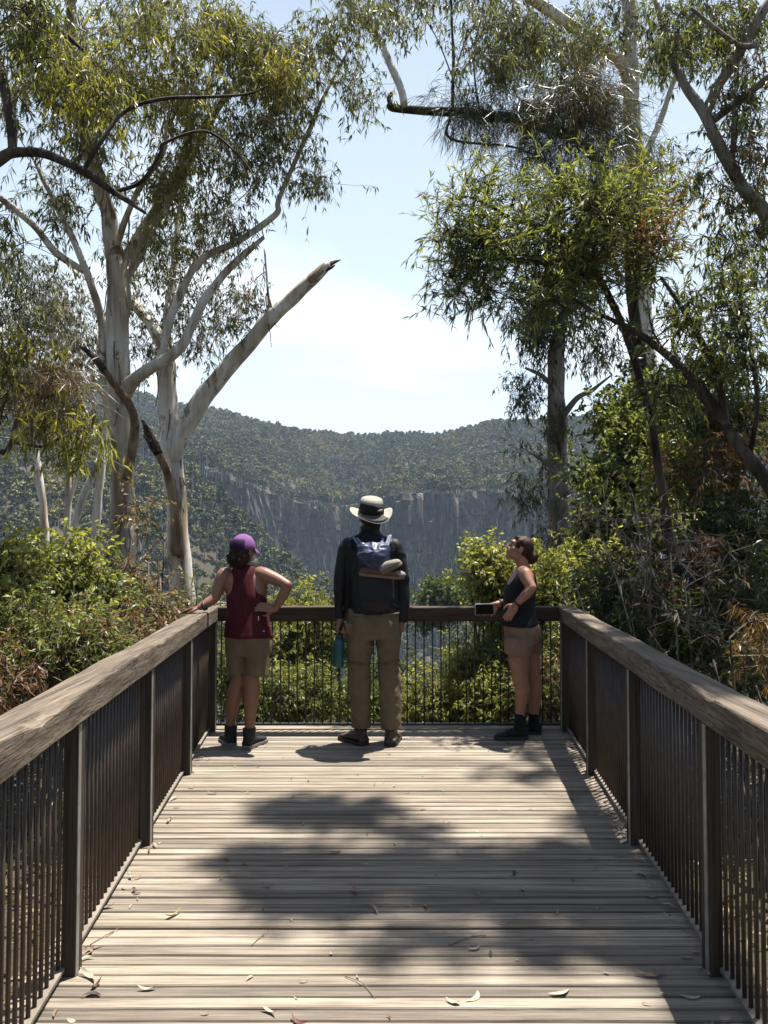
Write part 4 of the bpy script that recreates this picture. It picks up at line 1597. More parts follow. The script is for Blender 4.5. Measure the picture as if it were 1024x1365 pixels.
    fuse(t, 'bag', navy, pk, .006, 3, (.007, 8, 8, 6))
    t = MB()
    loft(t, [q_(496, 723, .085, .035, -.01), q_(496.5, 728, .118, .058, -.02), q_(497, 738, .120, .080, -.03), q_(498, 748, .098, .080, -.035), q_(500, 758, .062, .060, -.045), q_(501, 764, .03, .04, -.045)], sq=1.2)
    fuse(t, 'top_pouch', blue, pk, .005, 1, (.022, 9, 5, 13))
    for pts in ([p(471, 716, -.085), p(475, 722, -.125), p(481, 730, -.17)], [p(476, 717, -.095), p(480, 722, -.13), p(485, 728, -.17)],
                [p(519, 714, -.08), p(516, 722, -.13), p(511, 731, -.19)], [p(511, 717, -.095), p(509, 722, -.13), p(507, 727, -.17)], [p(521, 713, -.085), p(518, 724, -.14), p(515, 732, -.19)]):
        t = MB()
        strap_band(t, pts, .0085, .002, (0, -1, .4))
        t.build('strap', strapm, pk)
    for sx in (-1, 1):
        t = MB()
        x0 = 494 + sx * 27
        strap_band(t, [p(x0, 732, -.105), p(x0, 721, -.08), p(x0 - sx * 1, 717.5, 0), p(x0, 722, .09), p(x0 + sx * 2, 745, .125), p(x0 + sx * 4, 780, .10), p(x0 + sx * 2, 800, -.05)], (.019), .004, (0, -.7, 1))
        t.build('strap', navy, pk)
    t = MB(); strap_band(t, [p(521, 803, -.14), p(527, 808, -.12), p(535, 812, -.06)], .008, .002, (0, -1, 0)); t.build('strap', navy, pk)
    # ---------------- pair of shoes tied to the pack
    cream = clothmat('cream_shoe_canvas', (0.20, 0.185, 0.155), .85, .15)
    brown = clothmat('brown_shoe_trim', (0.10, 0.05, 0.032), .8)
    rub = plain('tan_crepe_rubber', (0.1560, 0.1020, 0.0660), .8)

    def tied(a, c, w_, h_, lab, mat, m2, tip=None):
        a, c = np.asarray(a), np.asarray(c)
        st = thing('shoe', lab, 'shoe', (a + c) / 2, 'spare shoes tied to the backpack')
        f2 = unit(c - a)
        up2 = unit(np.array([-f2[2], -.25, f2[0]]) * (1 if f2[0] > 0 else -1))
        s2 = unit(np.cross(f2, up2))
        L = np.linalg.norm(c - a)
        t = MB()
        R = []
        aa = np.linspace(0, 2 * np.pi, 18, endpoint=False)
        for tt, hw, hh in catmull(np.array([(0, .55, .55), (.1, .8, .9), (.35, .85, 1.0), (.7, 1.0, .8), (.92, .85, .6), (1, .4, .35)]), 4):
            cc = a + f2 * tt * L
            R.append([cc + s2 * math.cos(q) * hw * w_ + up2 * (math.sin(q) * .5 + .5) * hh * h_ for q in aa])
        t.rings(np.array(R))
        u_ = t.build('upper', mat, st)
        t = MB()
        R = []
        for tt, hw in ((-.02, .5), (.08, .85), (.4, .85), (.7, 1.03), (.93, .88), (1.02, .4)):
            cc = a + f2 * tt * L
            R.append([cc + s2 * hw * w_ - up2 * .012, cc + s2 * hw * w_ + up2 * .008, cc - s2 * hw * w_ + up2 * .008, cc - s2 * hw * w_ - up2 * .012])
        t.rings(np.array(R))
        t.build('sole', m2, st)
        if tip:
            t = MB()
            t.ball(a + f2 * L * .9 + up2 * h_ * .35, np.array([f2 * L * .15, s2 * w_ * .92, up2 * h_ * .48]), 14, 10)
            t.build('toe_cap', tip, st)
    tied(p(508, 763, -.25), p(535, 750, -.235), .038, .058, 'cream spare shoe with tan sole, upper one tied on the backpack', cream, rub)
    tied(p(480, 764, -.235), p(538, 769, -.225), .040, .050, 'brown spare shoe with cream toe, lower one strapped under the cream shoe', brown, rub, cream)
    # ---------------- bottle
    teal = plain('teal_enamel', (0.0072, 0.0690, 0.0810), .32, .5, .2, .12, 8)
    lid = plain('dark_lid_plastic', (0.015, 0.02, 0.022), .45)
    c = p(450.5, 889, -.06)
    tp = p(452.5, 851, -.06)
    bo = thing('water_bottle', 'teal water bottle with dark lid hanging from the left hand of the tall man', 'bottle', c)
    ax = unit(tp - c)
    H = np.linalg.norm(tp - c)
    t = MB()
    t.tube([c + ax * z for z in (0, .004, .012, H * .80, H * .90, H * .97, H)], [.030, .037, .040, .040, .038, .029, .024], 20)
    t.build('flask', teal, bo)
    t = MB()
    t.tube([c + ax * z for z in (H - .004, H, H + .026, H + .030)], [.027, .029, .029, .026], 18)
    l_ = t.build('lid', lid, bo)
    t = MB()
    e = c + ax * (H + .026)
    x_ = np.array([.2, 1, 0]) * .024
    t.tube(catmull([e - x_, e - x_ + ax * .03, e + ax * .052, e + x_ + ax * .03, e + x_], 5), .0055, 8)
    t.build('handle', lid, l_)
    return root


def build_woman_phone():
    skin = skinmat('warm_skin', (0.2700, 0.1305, 0.0810))
    blk = clothmat('black_singlet_cotton', (0.010, 0.010, 0.012), .85)
    sht = clothmat('dusty_brown_cotton', (0.20, 0.125, 0.085), .9, .12)
    shoe_m = clothmat('black_trainer_mesh', (0.014, 0.014, 0.016), .7)
    sole = plain('dark_trainer_rubber', (0.03, 0.03, 0.032), .8)
    sock = clothmat('black_sock', (0.012, 0.012, 0.014), .95)
    hairm = hairmat('auburn_brown_hair', (0.032, 0.013, 0.008))
    white = plain('eye_white', (0.3750, 0.3650, 0.3500), .3)
    drk = plain('dark_iris', (.02, .012, .01), .2)
    Y = 5.93
    root = thing('person', 'woman in black singlet and brown shorts facing left at the far railing with a phone', 'person', G(693, 978))

    def p(px, py, dy=0.0):
        return P(px, py, Y + dy)
    b = MB()
    hc = p(693, 732.5, .02)
    fw, up = np.array([-.90, .08, .40]), np.array([.40, .0, 1])
    at = head(b, hc, fw, up, .93)
    f, sd, u = frame(fw, up)
    limb(b, [at(0, -.022, -.04), p(697, 752, .02), p(699, 764, .02)], [.052, .050, .062], 16)

    def st(px, py, hx, ry, dy=.02):
        q = p(px, py)
        return (q[0], Y + dy, q[2], hx, ry)
    # trunk: hx is front-to-back here (she stands side-on)
    loft(b, [st(698, 757, .055, .10), st(698, 766, .085, .155), st(695.5, 780, .108, .16), st(694, 796, .110, .145), st(693.5, 812, .112, .14), st(696, 835, .120, .155), st(697, 856, .118, .150)])
    # near (left) arm, hand on hip
    limb(b, [p(698, 762, -.13), p(700, 766, -.155), p(704, 775, -.19), p(709, 783, -.22)], [.046, .050, .043, .036])
    limb(b, [p(709, 783, -.22), p(702, 792, -.215), p(692, 802, -.185), p(688, 807, -.17)], [.037, .038, .028, .024])
    hand(b, p(688, 806.5, -.168), unit(p(676.5, 824, -.135) - p(688, 806.5, -.168)), np.array([-.25, -1, .1]), 1, (.10, .12, .15, .2), .92, .10, .1)
    # far (right) arm, holding the phone in front of the rail
    limb(b, [p(697, 763, .14), p(694, 772, .15), p(691, 786, .13), p(690, 799, .10)], [.045, .047, .040, .036])
    limb(b, [p(690, 799, .10), p(679, 802, .08), p(667, 804.5, .05), p(662, 805.5, .04)], [.036, .035, .027, .024])
    hand(b, p(664, 806, .045), np.array([-.93, -.12, -.28]), np.array([.05, .92, .45]), 1, (.35, .55, .75, .85), .92, .05, .35)
    # legs
    limb(b, [p(693, 856, -.06), p(692, 880, -.07), p(693.5, 900, -.07), p(694, 907, -.07)], [.080, .080, .062, .058])
    limb(b, [p(694, 903, -.07), p(696.5, 922, -.07), p(694.5, 940, -.07), p(693, 962, -.07)], [.058, .059, .044, .035])
    limb(b, [p(704, 856, .08), p(706.5, 880, .075), p(710, 900, .07), p(711, 907, .07)], [.095, .080, .060, .056])
    limb(b, [p(711, 903, .07), p(713.5, 920, .07), p(712.5, 940, .07), p(711.5, 960, .07)], [.056, .058, .044, .035])
    fuse(b, 'body', skin, root, .0055, 3)
    eyes(root, at, .93, white, drk)
    # singlet: the trunk let out a little, with neckline and armholes cut away
    t = MB()
    loft(t, [st(698, 757, .062, .107), st(698, 766, .092, .162), st(695.5, 780, .117, .168), st(693.5, 792, .122, .160), st(693.5, 806, .119, .152), st(693, 818, .125, .160), st(693.5, 829, .140, .184), st(693.5, 834, .143, .188)])
    sng = fuse(t, 'singlet', blk, root, .0055, 2, (.004, 9, 9, 6))
    import bmesh
    bm_ = bmesh.new()
    bm_.from_mesh(sng.data)
    og = origin(root)
    zf, zb, xs0, zs0 = p(0, 779)[2], p(0, 765)[2], p(699, 0)[0], p(0, 766)[2]
    dead = []
    for fc in bm_.faces:
        c_ = np.array(fc.calc_center_median()) + og
        l_, fx = c_[1] - (Y + .02), -(c_[0] - xs0)
        zn = zf if fx > .0 else zb
        zn = zb + (zf - zb) * float(np.clip((fx + .03) / .09, 0, 1))
        neck = c_[2] > zn + 1.6 * max(0, abs(l_) - .065) and abs(l_) < .098
        arm = abs(l_) > .100 and ((c_[0] - xs0 + .016) / .074) ** 2 + ((c_[2] - zs0) / .082) ** 2 < 1
        if neck or arm or c_[2] < p(0, 833.5)[2]:
            dead.append(fc)
    bmesh.ops.delete(bm_, geom=dead, context='FACES')
    bm_.to_mesh(sng.data)
    bm_.free()
    # shorts
    t = MB()
    loft(t, [st(694.5, 826, .120, .165), st(696.5, 836, .138, .178), st(698, 846, .142, .182), st(697.5, 856, .138, .178)])
    tloft(t, [p(693, 852, -.075), p(691.5, 868.5, -.085), p(691, 873, -.085)], [.120, .108, .104], [.105, .10, .098], (1, 0, 0))
    tloft(t, [p(704, 852, .085), p(704.5, 866, .085), p(704.5, 870, .085)], [.110, .098, .094], [.105, .10, .098], (1, 0, 0))
    fuse(t, 'shorts', sht, root, .006, 2, (.005, 9, 9, 6))
    # hair and bun
    t = MB()
    for q, r_ in (((0, -.014, .040), (.080, .094, .084)), ((0, .046, .078), (.052, .034, .030)), ((.058, .022, .040), (.020, .034, .044)), ((-.058, .022, .040), (.020, .034, .044)), ((0, -.075, -.005), (.060, .045, .060)), ((.05, -.045, .012), (.030, .04, .055)), ((-.05, -.045, .012), (.030, .04, .055)), ((0, -.128, -.020), (.046, .040, .050)), ((0, -.118, -.045), (.034, .030, .035))):
        t.ball(at(*q), np.array([sd * r_[0], f * r_[1], u * r_[2]]) * .93, 16, 10)
    hair_strands(t, at(0, -.128, -.02), np.array([sd * .045, f * .04, u * .048]), -f, 30, .035, .0035, 8, .5)
    fuse(t, 'hair', hairm, root, .005, 1, (.0022, 60, 60, 14))
    eb = hairmat('eyebrow_hair', (.03, .015, .01))
    for q in (-1, 1):
        MB().tube(catmull([at(q * .018, .091, .030), at(q * .034, .088, .036), at(q * .048, .076, .031)], 3), [.003, .004, .004, .004, .004, .003, .002], 6).build('eyebrow', eb, root)
    # socks and trainers
    for (px, dy) in ((693, -.07), (711.5, .07)):
        t = MB()
        tloft(t, [p(px, 951, dy), p(px, 958, dy), p(px, 972, dy)], [.040, .040, .044], [.040, .040, .046], (1, 0, 0), 20)
        t.build('sock', sock, root)
    h1 = p(703.5, 980, -.07); h1[2] = 0
    t1 = p(659.5, 981, -.075); t1[2] = 0
    shoe(root, h1, t1, 0, shoe_m, sole, 'trainer', .046, .06, sock)
    h2 = p(722, 976, .07); h2[2] = 0
    t2 = p(680, 976, .10); t2[2] = 0
    shoe(root, h2, t2, 0, shoe_m, sole, 'trainer', .046, .06, sock)
    wb = plain('dark_bracelet_cord', (.02, .012, .012), .6)
    wristband(root, p(690, 803.5, -.178), p(688, 807, -.17) - p(692, 802, -.185), .030, wb, .006)
    wristband(root, p(667, 804.5, .05), p(662, 805.5, .04) - p(667, 804.5, .05), .030, wb, .007)
    # phone
    glass = plain('black_phone_glass', (.006, .006, .007), .12, .5, 0, .1, 4)
    case = plain('white_phone_case', (0.3410, 0.3410, 0.3300), .4)
    ph = thing('phone', 'black phone in a white case held sideways over the far railing', 'phone', p(646, 812, -.03))
    c = p(646, 812.3, -.045)
    ex = unit(np.array([1, .05, .02]))
    ez = unit(np.array([-.03, -.12, 1]))
    ey = np.cross(ez, ex)

    def slab(hw, hh, y0, y1, r):
        a = []
        for sx, sz, st_ in ((1, 1, 0), (-1, 1, 90), (-1, -1, 180), (1, -1, 270)):
            for k in range(5):
                q = math.radians(st_ + k * 22.5)
                a.append((sx * (hw - r) + math.cos(q) * r, sz * (hh - r) + math.sin(q) * r))
        return np.array([[c + ex * u_ + ez * v_ + ey * y for u_, v_ in a] for y in (y0, y1)])
    MB().rings(slab(.073, .043, -.004, .006, .010)).build('case', case, ph, smooth=False)
    MB().rings(slab(.069, .0395, -.0055, -.0041, .007)).build('screen', glass, ph, smooth=False)
    return root
# ------------------------------------------------------------------ the trees and bushes
def build_vegetation():
    white_bark = barkmat('white_gum_bark', (0.36, 0.27, 0.18), (0.60, 0.55, 0.48), (0.78, 0.75, 0.70), 2.2)
    tan_bark = barkmat('tan_gum_bark', (0.24, 0.175, 0.115), (0.43, 0.37, 0.295), (0.60, 0.565, 0.50), 2.0)
    grey_bark = barkmat('grey_bark', (0.12, 0.10, 0.08), (0.22, 0.19, 0.16), (0.34, 0.31, 0.27), 3)
    dark_bark = barkmat('dark_rough_bark', (0.022, 0.016, 0.012), (0.05, 0.037, 0.028), (0.10, 0.08, 0.06), 5, (1, 1, .4), 1.0)
    brown_bark = barkmat('brown_peeling_bark', (0.10, 0.06, 0.035), (0.20, 0.135, 0.085), (0.34, 0.26, 0.18), 3)
    moss_bark = barkmat('mossy_bark', (0.04, 0.035, 0.02), (0.09, 0.075, 0.045), (0.16, 0.14, 0.09), 6)
    twig_bark = barkmat('brown_twig_bark', (0.05, 0.035, 0.025), (0.10, 0.075, 0.055), (0.17, 0.14, 0.11), 6)
    pale_twig = barkmat('pale_dead_twig', (0.13, 0.10, 0.08), (0.22, 0.18, 0.15), (0.32, 0.28, 0.25), 6)

    olive = leafmat('olive_gum_leaves', ((0.040, 0.052, 0.022), (0.105, 0.125, 0.046), (0.23, 0.245, 0.09)), .5)
    gold = leafmat('yellow_gum_leaves', ((0.11, 0.12, 0.03), (0.21, 0.21, 0.05), (0.34, 0.32, 0.09)), .55)
    dull = leafmat('grey_green_gum_leaves', ((0.035, 0.045, 0.027), (0.065, 0.078, 0.043), (0.11, 0.125, 0.07)), .4)
    wattle = leafmat('wattle_leaves', ((0.07, 0.09, 0.030), (0.155, 0.18, 0.055), (0.29, 0.31, 0.115)), .52, spec=.65)
    needle = leafmat('dark_needles', ((0.022, 0.030, 0.015), (0.042, 0.052, 0.024), (0.085, 0.085, 0.04)), .3)
    brownneedle = leafmat('brown_needles', ((0.07, 0.045, 0.022), (0.13, 0.085, 0.042), (0.20, 0.14, 0.07)), .3)
    bright = leafmat('bright_green_leaves', ((0.14, 0.16, 0.048), (0.25, 0.265, 0.082), (0.40, 0.40, 0.145)), .55)
    green = leafmat('mid_green_leaves', ((0.06, 0.082, 0.026), (0.13, 0.16, 0.048), (0.25, 0.27, 0.09)), .52)
    deep = leafmat('deep_green_leaves', ((0.022, 0.036, 0.012), (0.045, 0.065, 0.018), (0.09, 0.11, 0.032)), .4)
    rust = leafmat('rusty_dead_leaves', ((0.10, 0.045, 0.02), (0.19, 0.095, 0.04), (0.30, 0.18, 0.085)), .35)
    redb = leafmat('red_brown_leaves', ((0.07, 0.026, 0.016), (0.15, 0.07, 0.035), (0.26, 0.15, 0.07)), .35)
    dry = leafmat('straw_dry_leaves', ((0.12, 0.085, 0.04), (0.22, 0.16, 0.08), (0.34, 0.26, 0.14)), .35)
    palel = leafmat('pale_dead_leaves', ((0.22, 0.16, 0.12), (0.36, 0.29, 0.24), (0.5, 0.44, 0.38)), .3)

    G1 = dict(GUM)
    # ---- left pair of gums
    tree('gum_tree', 'thick tan trunked gum forking under a wide olive crown, left of the broken limb gum', 'tree', tan_bark, [
        (olive, GUM, [(150, 40, 150, 75, 10.6, 1.6, 56), (55, 110, 65, 95, 10.2, 1.0, 28), (300, 60, 60, 60, 11.4, 1.0, 30), (370, 85, 62, 62, 11.6, .9, 56), (385, 150, 42, 50, 11.5, .8, 22),
                      (285, 185, 60, 70, 11.2, 1.0, 28), (130, 165, 70, 60, 10.6, 1.0, 28), (215, 150, 55, 60, 11, 1.0, 26), (345, 225, 55, 50, 11.4, .9, 18), (300, 290, 50, 40, 11.3, .8, 12), (420, 225, 26, 24, 11.5, .4, 6),
                      (478, 110, 34, 40, 11.6, .5, 11), (495, 20, 55, 25, 11.5, .6, 14), (90, 260, 70, 50, 11, 1.0, 20), (200, 330, 60, 40, 11.6, .8, 14), (430, 40, 30, 40, 11.6, .5, 12), (400, 250, 30, 25, 11.5, .4, 5)], 1.0),
        (gold, GUM, [(240, 95, 50, 55, 10.2, .6, 28), (385, 95, 55, 40, 10.8, .6, 22), (228, 240, 24, 38, 10.4, .4, 24), (130, 110, 60, 40, 9.8, .6, 22), (180, 30, 90, 25, 9.9, .6, 20), (345, 165, 24, 24, 11, .4, 8), (60, 60, 40, 40, 9.6, .5, 14), (300, 40, 40, 30, 10.8, .4, 12)], 1.0)],
        limbs=[[(164, 900, 11, 19), (163, 760, 11, 16.5), (161, 650, 11, 15.5), (159, 560, 11, 15.5), (158, 470, 11, 15), (158, 400, 11, 15), (155, 350, 11, 14)],
               [(156, 366, 11, 13), (146, 300, 10.9, 11), (140, 268, 10.8, 10), (120, 205, 10.6, 9), (102, 140, 10.4, 8), (95, 60, 10.2, 6), (90, -60, 10, 5)],
               [(157, 378, 11, 14), (185, 322, 11.2, 12), (212, 278, 11.4, 10.5), (245, 222, 11.6, 9), (275, 165, 11.8, 7), (300, 130, 12, 6), (338, 98, 12.2, 3.5)],
               [(246, 220, 11.6, 6), (252, 170, 11.6, 6.5), (240, 142, 11.5, 6), (208, 108, 11.4, 4)],
               [(163, 530, 11, 10), (174, 512, 10.9, 9), (195, 494, 10.8, 8), (234, 468, 10.8, 7), (252, 440, 10.9, 6.5), (272, 398, 11, 6), (300, 360, 11.1, 5), (328, 337, 11.2, 4.5), (353, 316, 11.2, 2.5)],
               [(222, 474, 10.8, 6), (219, 450, 10.9, 5.5), (240, 396, 11, 5.5), (268, 346, 11.2, 5), (318, 321, 11.3, 4.5), (368, 286, 11.4, 4), (372, 268, 11.4, 3.5), (390, 225, 11.5, 3.2), (415, 165, 11.6, 2.8), (436, 118, 11.6, 2.2), (467, 64, 11.7, 1.2)],
               [(150, 580, 11.1, 7), (138, 500, 11.1, 6.5), (136, 440, 11.1, 6), (120, 378, 11, 5), (85, 290, 10.9, 4), (48, 215, 10.8, 2.5)],
               [(112, 362, 11, 4), (75, 338, 10.8, 5), (45, 300, 10.7, 4.5), (0, 263, 10.6, 4), (-60, 230, 10.4, 3)],
               [(150, 345, 11, 5), (170, 290, 10.6, 4), (190, 245, 10.3, 3.5), (215, 205, 10.1, 3), (222, 165, 10, 2)]],
        ribbons=(16, brown_bark), stubs=[('dead_limb', brown_bark, [[(168, 640, 10.75, 5.5), (176, 600, 10.7, 6.2), (180, 566, 10.6, 6.2), (174, 542, 10.5, 6), (156, 517, 10.5, 5.5), (138, 491, 10.4, 5)]]),
               ('broken_end', dark_bark, [[(140, 494, 10.4, 5.3), (130, 481, 10.4, 5), (116, 468, 10.4, 3.5), (103, 459, 10.4, 1)], [(128, 480, 10.38, 3), (121, 478, 10.36, 1)]])])
    tree('gum_tree', 'white trunked gum with a long broken limb pointing up to the right', 'tree', white_bark, [
        (dull, GUM, [(250, 430, 70, 50, 12.6, .9, 26), (200, 380, 70, 40, 12.6, 1.0, 20), (320, 390, 50, 35, 12.6, .6, 12), (260, 330, 60, 50, 12.8, .9, 22), (200, 470, 30, 40, 13, .6, 8), (330, 430, 40, 25, 12.5, .5, 6)], .95)],
        limbs=[[(246, 900, 12.5, 18), (242, 780, 12.5, 15.5), (237, 690, 12.5, 14), (231, 620, 12.5, 14), (226, 550, 12.5, 13), (222, 490, 12.5, 12), (214, 452, 12.5, 9), (200, 428, 12.6, 8), (184, 412, 12.7, 7), (160, 380, 12.8, 5), (140, 330, 13, 3)],
               [(222, 500, 12.5, 8), (224, 440, 12.6, 6), (230, 380, 12.7, 5), (238, 300, 12.9, 3.5), (250, 220, 13, 2)],
               [(231, 620, 12.45, 9), (250, 562, 12.4, 12), (286, 513, 12.3, 11.5), (330, 458, 12.2, 10.5), (370, 415, 12.1, 9.5), (410, 378, 12, 8.5), (434, 356, 12, 6.5), (441, 350, 12, 3.2), (454, 346, 12, 1.0)],
               [(361, 420, 12.1, 3), (359, 405, 12.1, 2.2), (357, 390, 12.0, 1.8), (352, 330, 12, 1.2)]],
        ribbons=(16, brown_bark), stubs=[('dead_limb', brown_bark, [[(237, 740, 12.3, 6.5), (234, 690, 12.2, 6.5), (224, 632, 12.1, 6.3), (210, 603, 12.0, 5.8)]]),
               ('broken_end', dark_bark, [[(212, 606, 12, 6), (204, 592, 12, 6), (196, 574, 12, 4.5), (189, 558, 12, 1)], [(201, 590, 11.95, 3), (191, 580, 11.9, 1)]]),
               ('splintered_tip', dark_bark, [[(428, 361, 12, 5), (440, 352, 12, 3.5), (454, 346, 12, .8)], [(432, 360, 11.97, 3.5), (441, 357, 11.95, 2), (447, 353, 11.95, .6)]])])
    tree('slender_tree', 'slim pale sapling trunk close to the left side of the tan gum', 'tree', white_bark, [
        (dull, GUM, [(120, 470, 40, 40, 16, 1, 20), (90, 430, 40, 40, 16, 1, 18)], 1.1)],
        limbs=[[(124, 800, 16, 6), (130, 690, 16, 5.5), (138, 590, 16, 5), (142, 500, 16, 4), (125, 440, 16, 2.5)], [(136, 600, 16, 4), (124, 570, 16, 3.5), (112, 545, 16, 2.5), (100, 500, 16, 1.5)]])
    tree('slender_tree', 'leaning white sapling trunk at far left, above the bright green shrub', 'tree', white_bark, [
        (dull, GUM, [(40, 430, 60, 60, 17, 1.2, 44), (10, 370, 50, 50, 17, 1, 30), (85, 400, 45, 40, 17, 1, 18)], 1.2)],
        limbs=[[(62, 830, 17, 6), (59, 720, 17, 5.5), (53, 650, 17, 5), (45, 590, 17, 4.5), (38, 500, 17, 3.5), (30, 400, 17, 2)], [(43, 570, 17, 3), (60, 480, 17, 2.5), (80, 410, 17, 1.5)]])
    tree('slender_tree', 'forked white sapling between the leaning sapling and the tan gum', 'tree', white_bark, [
        (dull, GUM, [(70, 560, 40, 30, 15, .8, 16), (110, 590, 30, 30, 15, .8, 10)], 1.0)],
        limbs=[[(92, 800, 15, 5), (92, 700, 15, 4.5), (91, 640, 15, 4), (90, 585, 15, 2.5)], [(98, 720, 15, 4.5), (106, 680, 15, 5), (118, 645, 15, 4.5), (132, 612, 15, 3)], [(92, 670, 15, 3), (100, 645, 15, 2.5), (108, 622, 15, 1.5)]])
    tree('dark_branched_tree', 'dark near boughs reaching in from the left edge across the gum crown', 'tree', dark_bark, [
        (gold, GUM, [(130, 120, 70, 40, 6.6, .5, 14), (60, 60, 50, 40, 6.5, .5, 9)], .8), (olive, GUM, [(40, 20, 60, 40, 6.5, .6, 18), (-20, 330, 60, 60, 6.6, .6, 16)], .8)],
        limbs=[[(-210, 1150, 6.4, 34), (-170, 800, 6.4, 30), (-120, 480, 6.5, 24), (-70, 290, 6.5, 16), (-30, 232, 6.5, 11), (0, 212, 6.5, 8), (20, 203, 6.5, 7), (60, 205, 6.5, 6), (110, 227, 6.4, 5.5), (150, 255, 6.4, 4.5), (195, 284, 6.3, 2)],
               [(16, 204, 6.5, 6), (16, 170, 6.6, 7), (8, 120, 6.7, 6), (-5, 70, 6.8, 5), (-30, 0, 6.8, 4)],
               [(-70, 300, 6.5, 8), (-40, 120, 6.6, 6), (0, 40, 6.7, 5), (55, 38, 6.7, 5), (90, 50, 6.7, 4), (110, 66, 6.7, 2)],
               [(112, 226, 6.4, 3.2), (136, 188, 6.4, 3), (165, 150, 6.5, 2.8), (215, 132, 6.5, 2.5), (280, 129, 6.6, 2.2), (330, 125, 6.6, 1.6), (357, 113, 6.6, 1)],
               [(152, 256, 6.4, 3), (188, 242, 6.4, 2.6), (213, 205, 6.4, 2.4), (220, 190, 6.4, 2.2), (275, 175, 6.5, 1.8), (322, 212, 6.5, 1.4), (342, 243, 6.5, .8)],
               [(55, 40, 6.7, 3), (56, 0, 6.7, 2.5), (58, -40, 6.7, 2)]])
    tree('she_oak', 'drooping she oak with a brown hanging frond at the left edge over the saplings', 'tree', twig_bark, [
        (brownneedle, NEEDLE, [(75, 515, 32, 24, 7, .3, 15), (40, 530, 22, 20, 7, .3, 8)], .8), (gold, GUM, [(85, 570, 45, 26, 6.8, .3, 10), (25, 480, 25, 18, 6.8, .3, 4)], .95), (olive, GUM, [(10, 455, 40, 40, 7, .4, 9), (-40, 520, 60, 50, 7, .4, 10)], .8)],
        limbs=[[(-120, 900, 7, 9), (-80, 700, 7, 8), (-20, 610, 7, 5), (10, 600, 7, 3.5), (24, 560, 7, 3), (38, 555, 7, 2)], [(-30, 615, 7, 4), (-10, 575, 7, 3), (10, 520, 7, 2)], [(20, 590, 7, 2.5), (60, 595, 7, 2), (85, 580, 7, 1.2)]])
    # ---- right hand trees
    tree('shaggy_gum', 'shaggy grey trunked gum with drooping foliage just right of the gorge view', 'tree', grey_bark, [
        (dull, GUM, [(722, 440, 45, 42, 13, .8, 44), (698, 520, 26, 32, 13, .5, 12), (745, 400, 55, 42, 13, .9, 44), (790, 470, 36, 26, 13, .5, 10), (706, 640, 22, 46, 12.8, .5, 11), (742, 575, 14, 40, 12.6, .3, 5), (722, 700, 20, 30, 12.8, .4, 6), (770, 340, 45, 40, 13, .8, 20)], .95)],
        limbs=[[(750, 860, 13, 17), (748, 790, 13, 15), (746, 700, 13, 14), (744, 600, 13, 13), (742, 500, 13, 12), (746, 440, 13, 9), (760, 380, 13, 6.5), (772, 300, 13, 4)],
               [(746, 560, 12.9, 5), (768, 532, 12.8, 4), (790, 520, 12.8, 3.2), (800, 512, 12.8, 2.2), (815, 500, 12.8, 1)], [(742, 520, 13, 4), (722, 500, 13, 3), (700, 490, 13, 1.5)], [(745, 640, 12.9, 3), (725, 615, 12.8, 2.5), (702, 600, 12.8, 1.2)]])
    top = lambda *a: np.array(a, float)
    e_base = P(868, 480, 9)
    # boughs of this tree reach out over the deck, above the picture, and shade it
    shade = []
    H = 13.0
    SH = [(430, 1083, 120, 17, 1.0), (560, 1106, 60, 8, .6), (330, 1160, 60, 26, .9), (430, 1165, 120, 28, 1.0), (600, 1160, 110, 25, 1.0), (740, 1160, 110, 36, 1.0), (400, 1208, 110, 16, .8), (560, 1196, 110, 22, .9),
          (700, 1196, 110, 26, .9), (830, 1180, 80, 50, 1.0), (600, 1262, 120, 12, .9), (720, 1262, 110, 15, .9), (860, 1250, 80, 45, 1.0), (905, 1310, 50, 40, .9), (710, 1003, 55, 10, .22), (660, 1035, 60, 9, .26), (980, 1150, 60, 90, .9), (1000, 1330, 60, 60, .9), (790, 1100, 30, 20, .7),
          (1010, 1000, 40, 60, .5)]
    for px, py, rx, ry, dn in SH:
        c = G(px, py)
        ex = G(px + rx, py)[0] - c[0]
        ey = abs(G(px, py + ry)[1] - G(px, py - ry)[1]) / 2
        hh = H + rng.normal() * .5
        n = int(max(4, dn * 62 * ex * ey / .18))
        u = rng.normal(size=(n * 2, 2))
        u = u / np.linalg.norm(u, axis=1)[:, None] * rng.random((n * 2, 1)) ** .5
        u = u[:n]
        z = hh + rng.normal(size=n) * .15
        shade.append(np.stack([c[0] + u[:, 0] * ex * .9 + SUN[0] / SUN[2] * z, c[1] + u[:, 1] * ey * .9 + SUN[1] / SUN[2] * z, z], -1))
    shade = np.vstack(shade)
    sc_ = shade.mean(0)
    g0, g1 = P(900, -330, 11), P(640, -280, 10.6)
    wl = [(np.array([g0, g0 * .5 + sc_ * .5 + top(0, 0, 1.5), sc_ + top(.4, .6, .3), sc_ + top(-1.0, -.7, .2)]), np.array([.07, .05, .032, .012]))]
    SHD = dict(GUM); SHD.update(r=.14, tw=(.08, .2), nl=11, L=(.10, .17), W=(.024, .036))
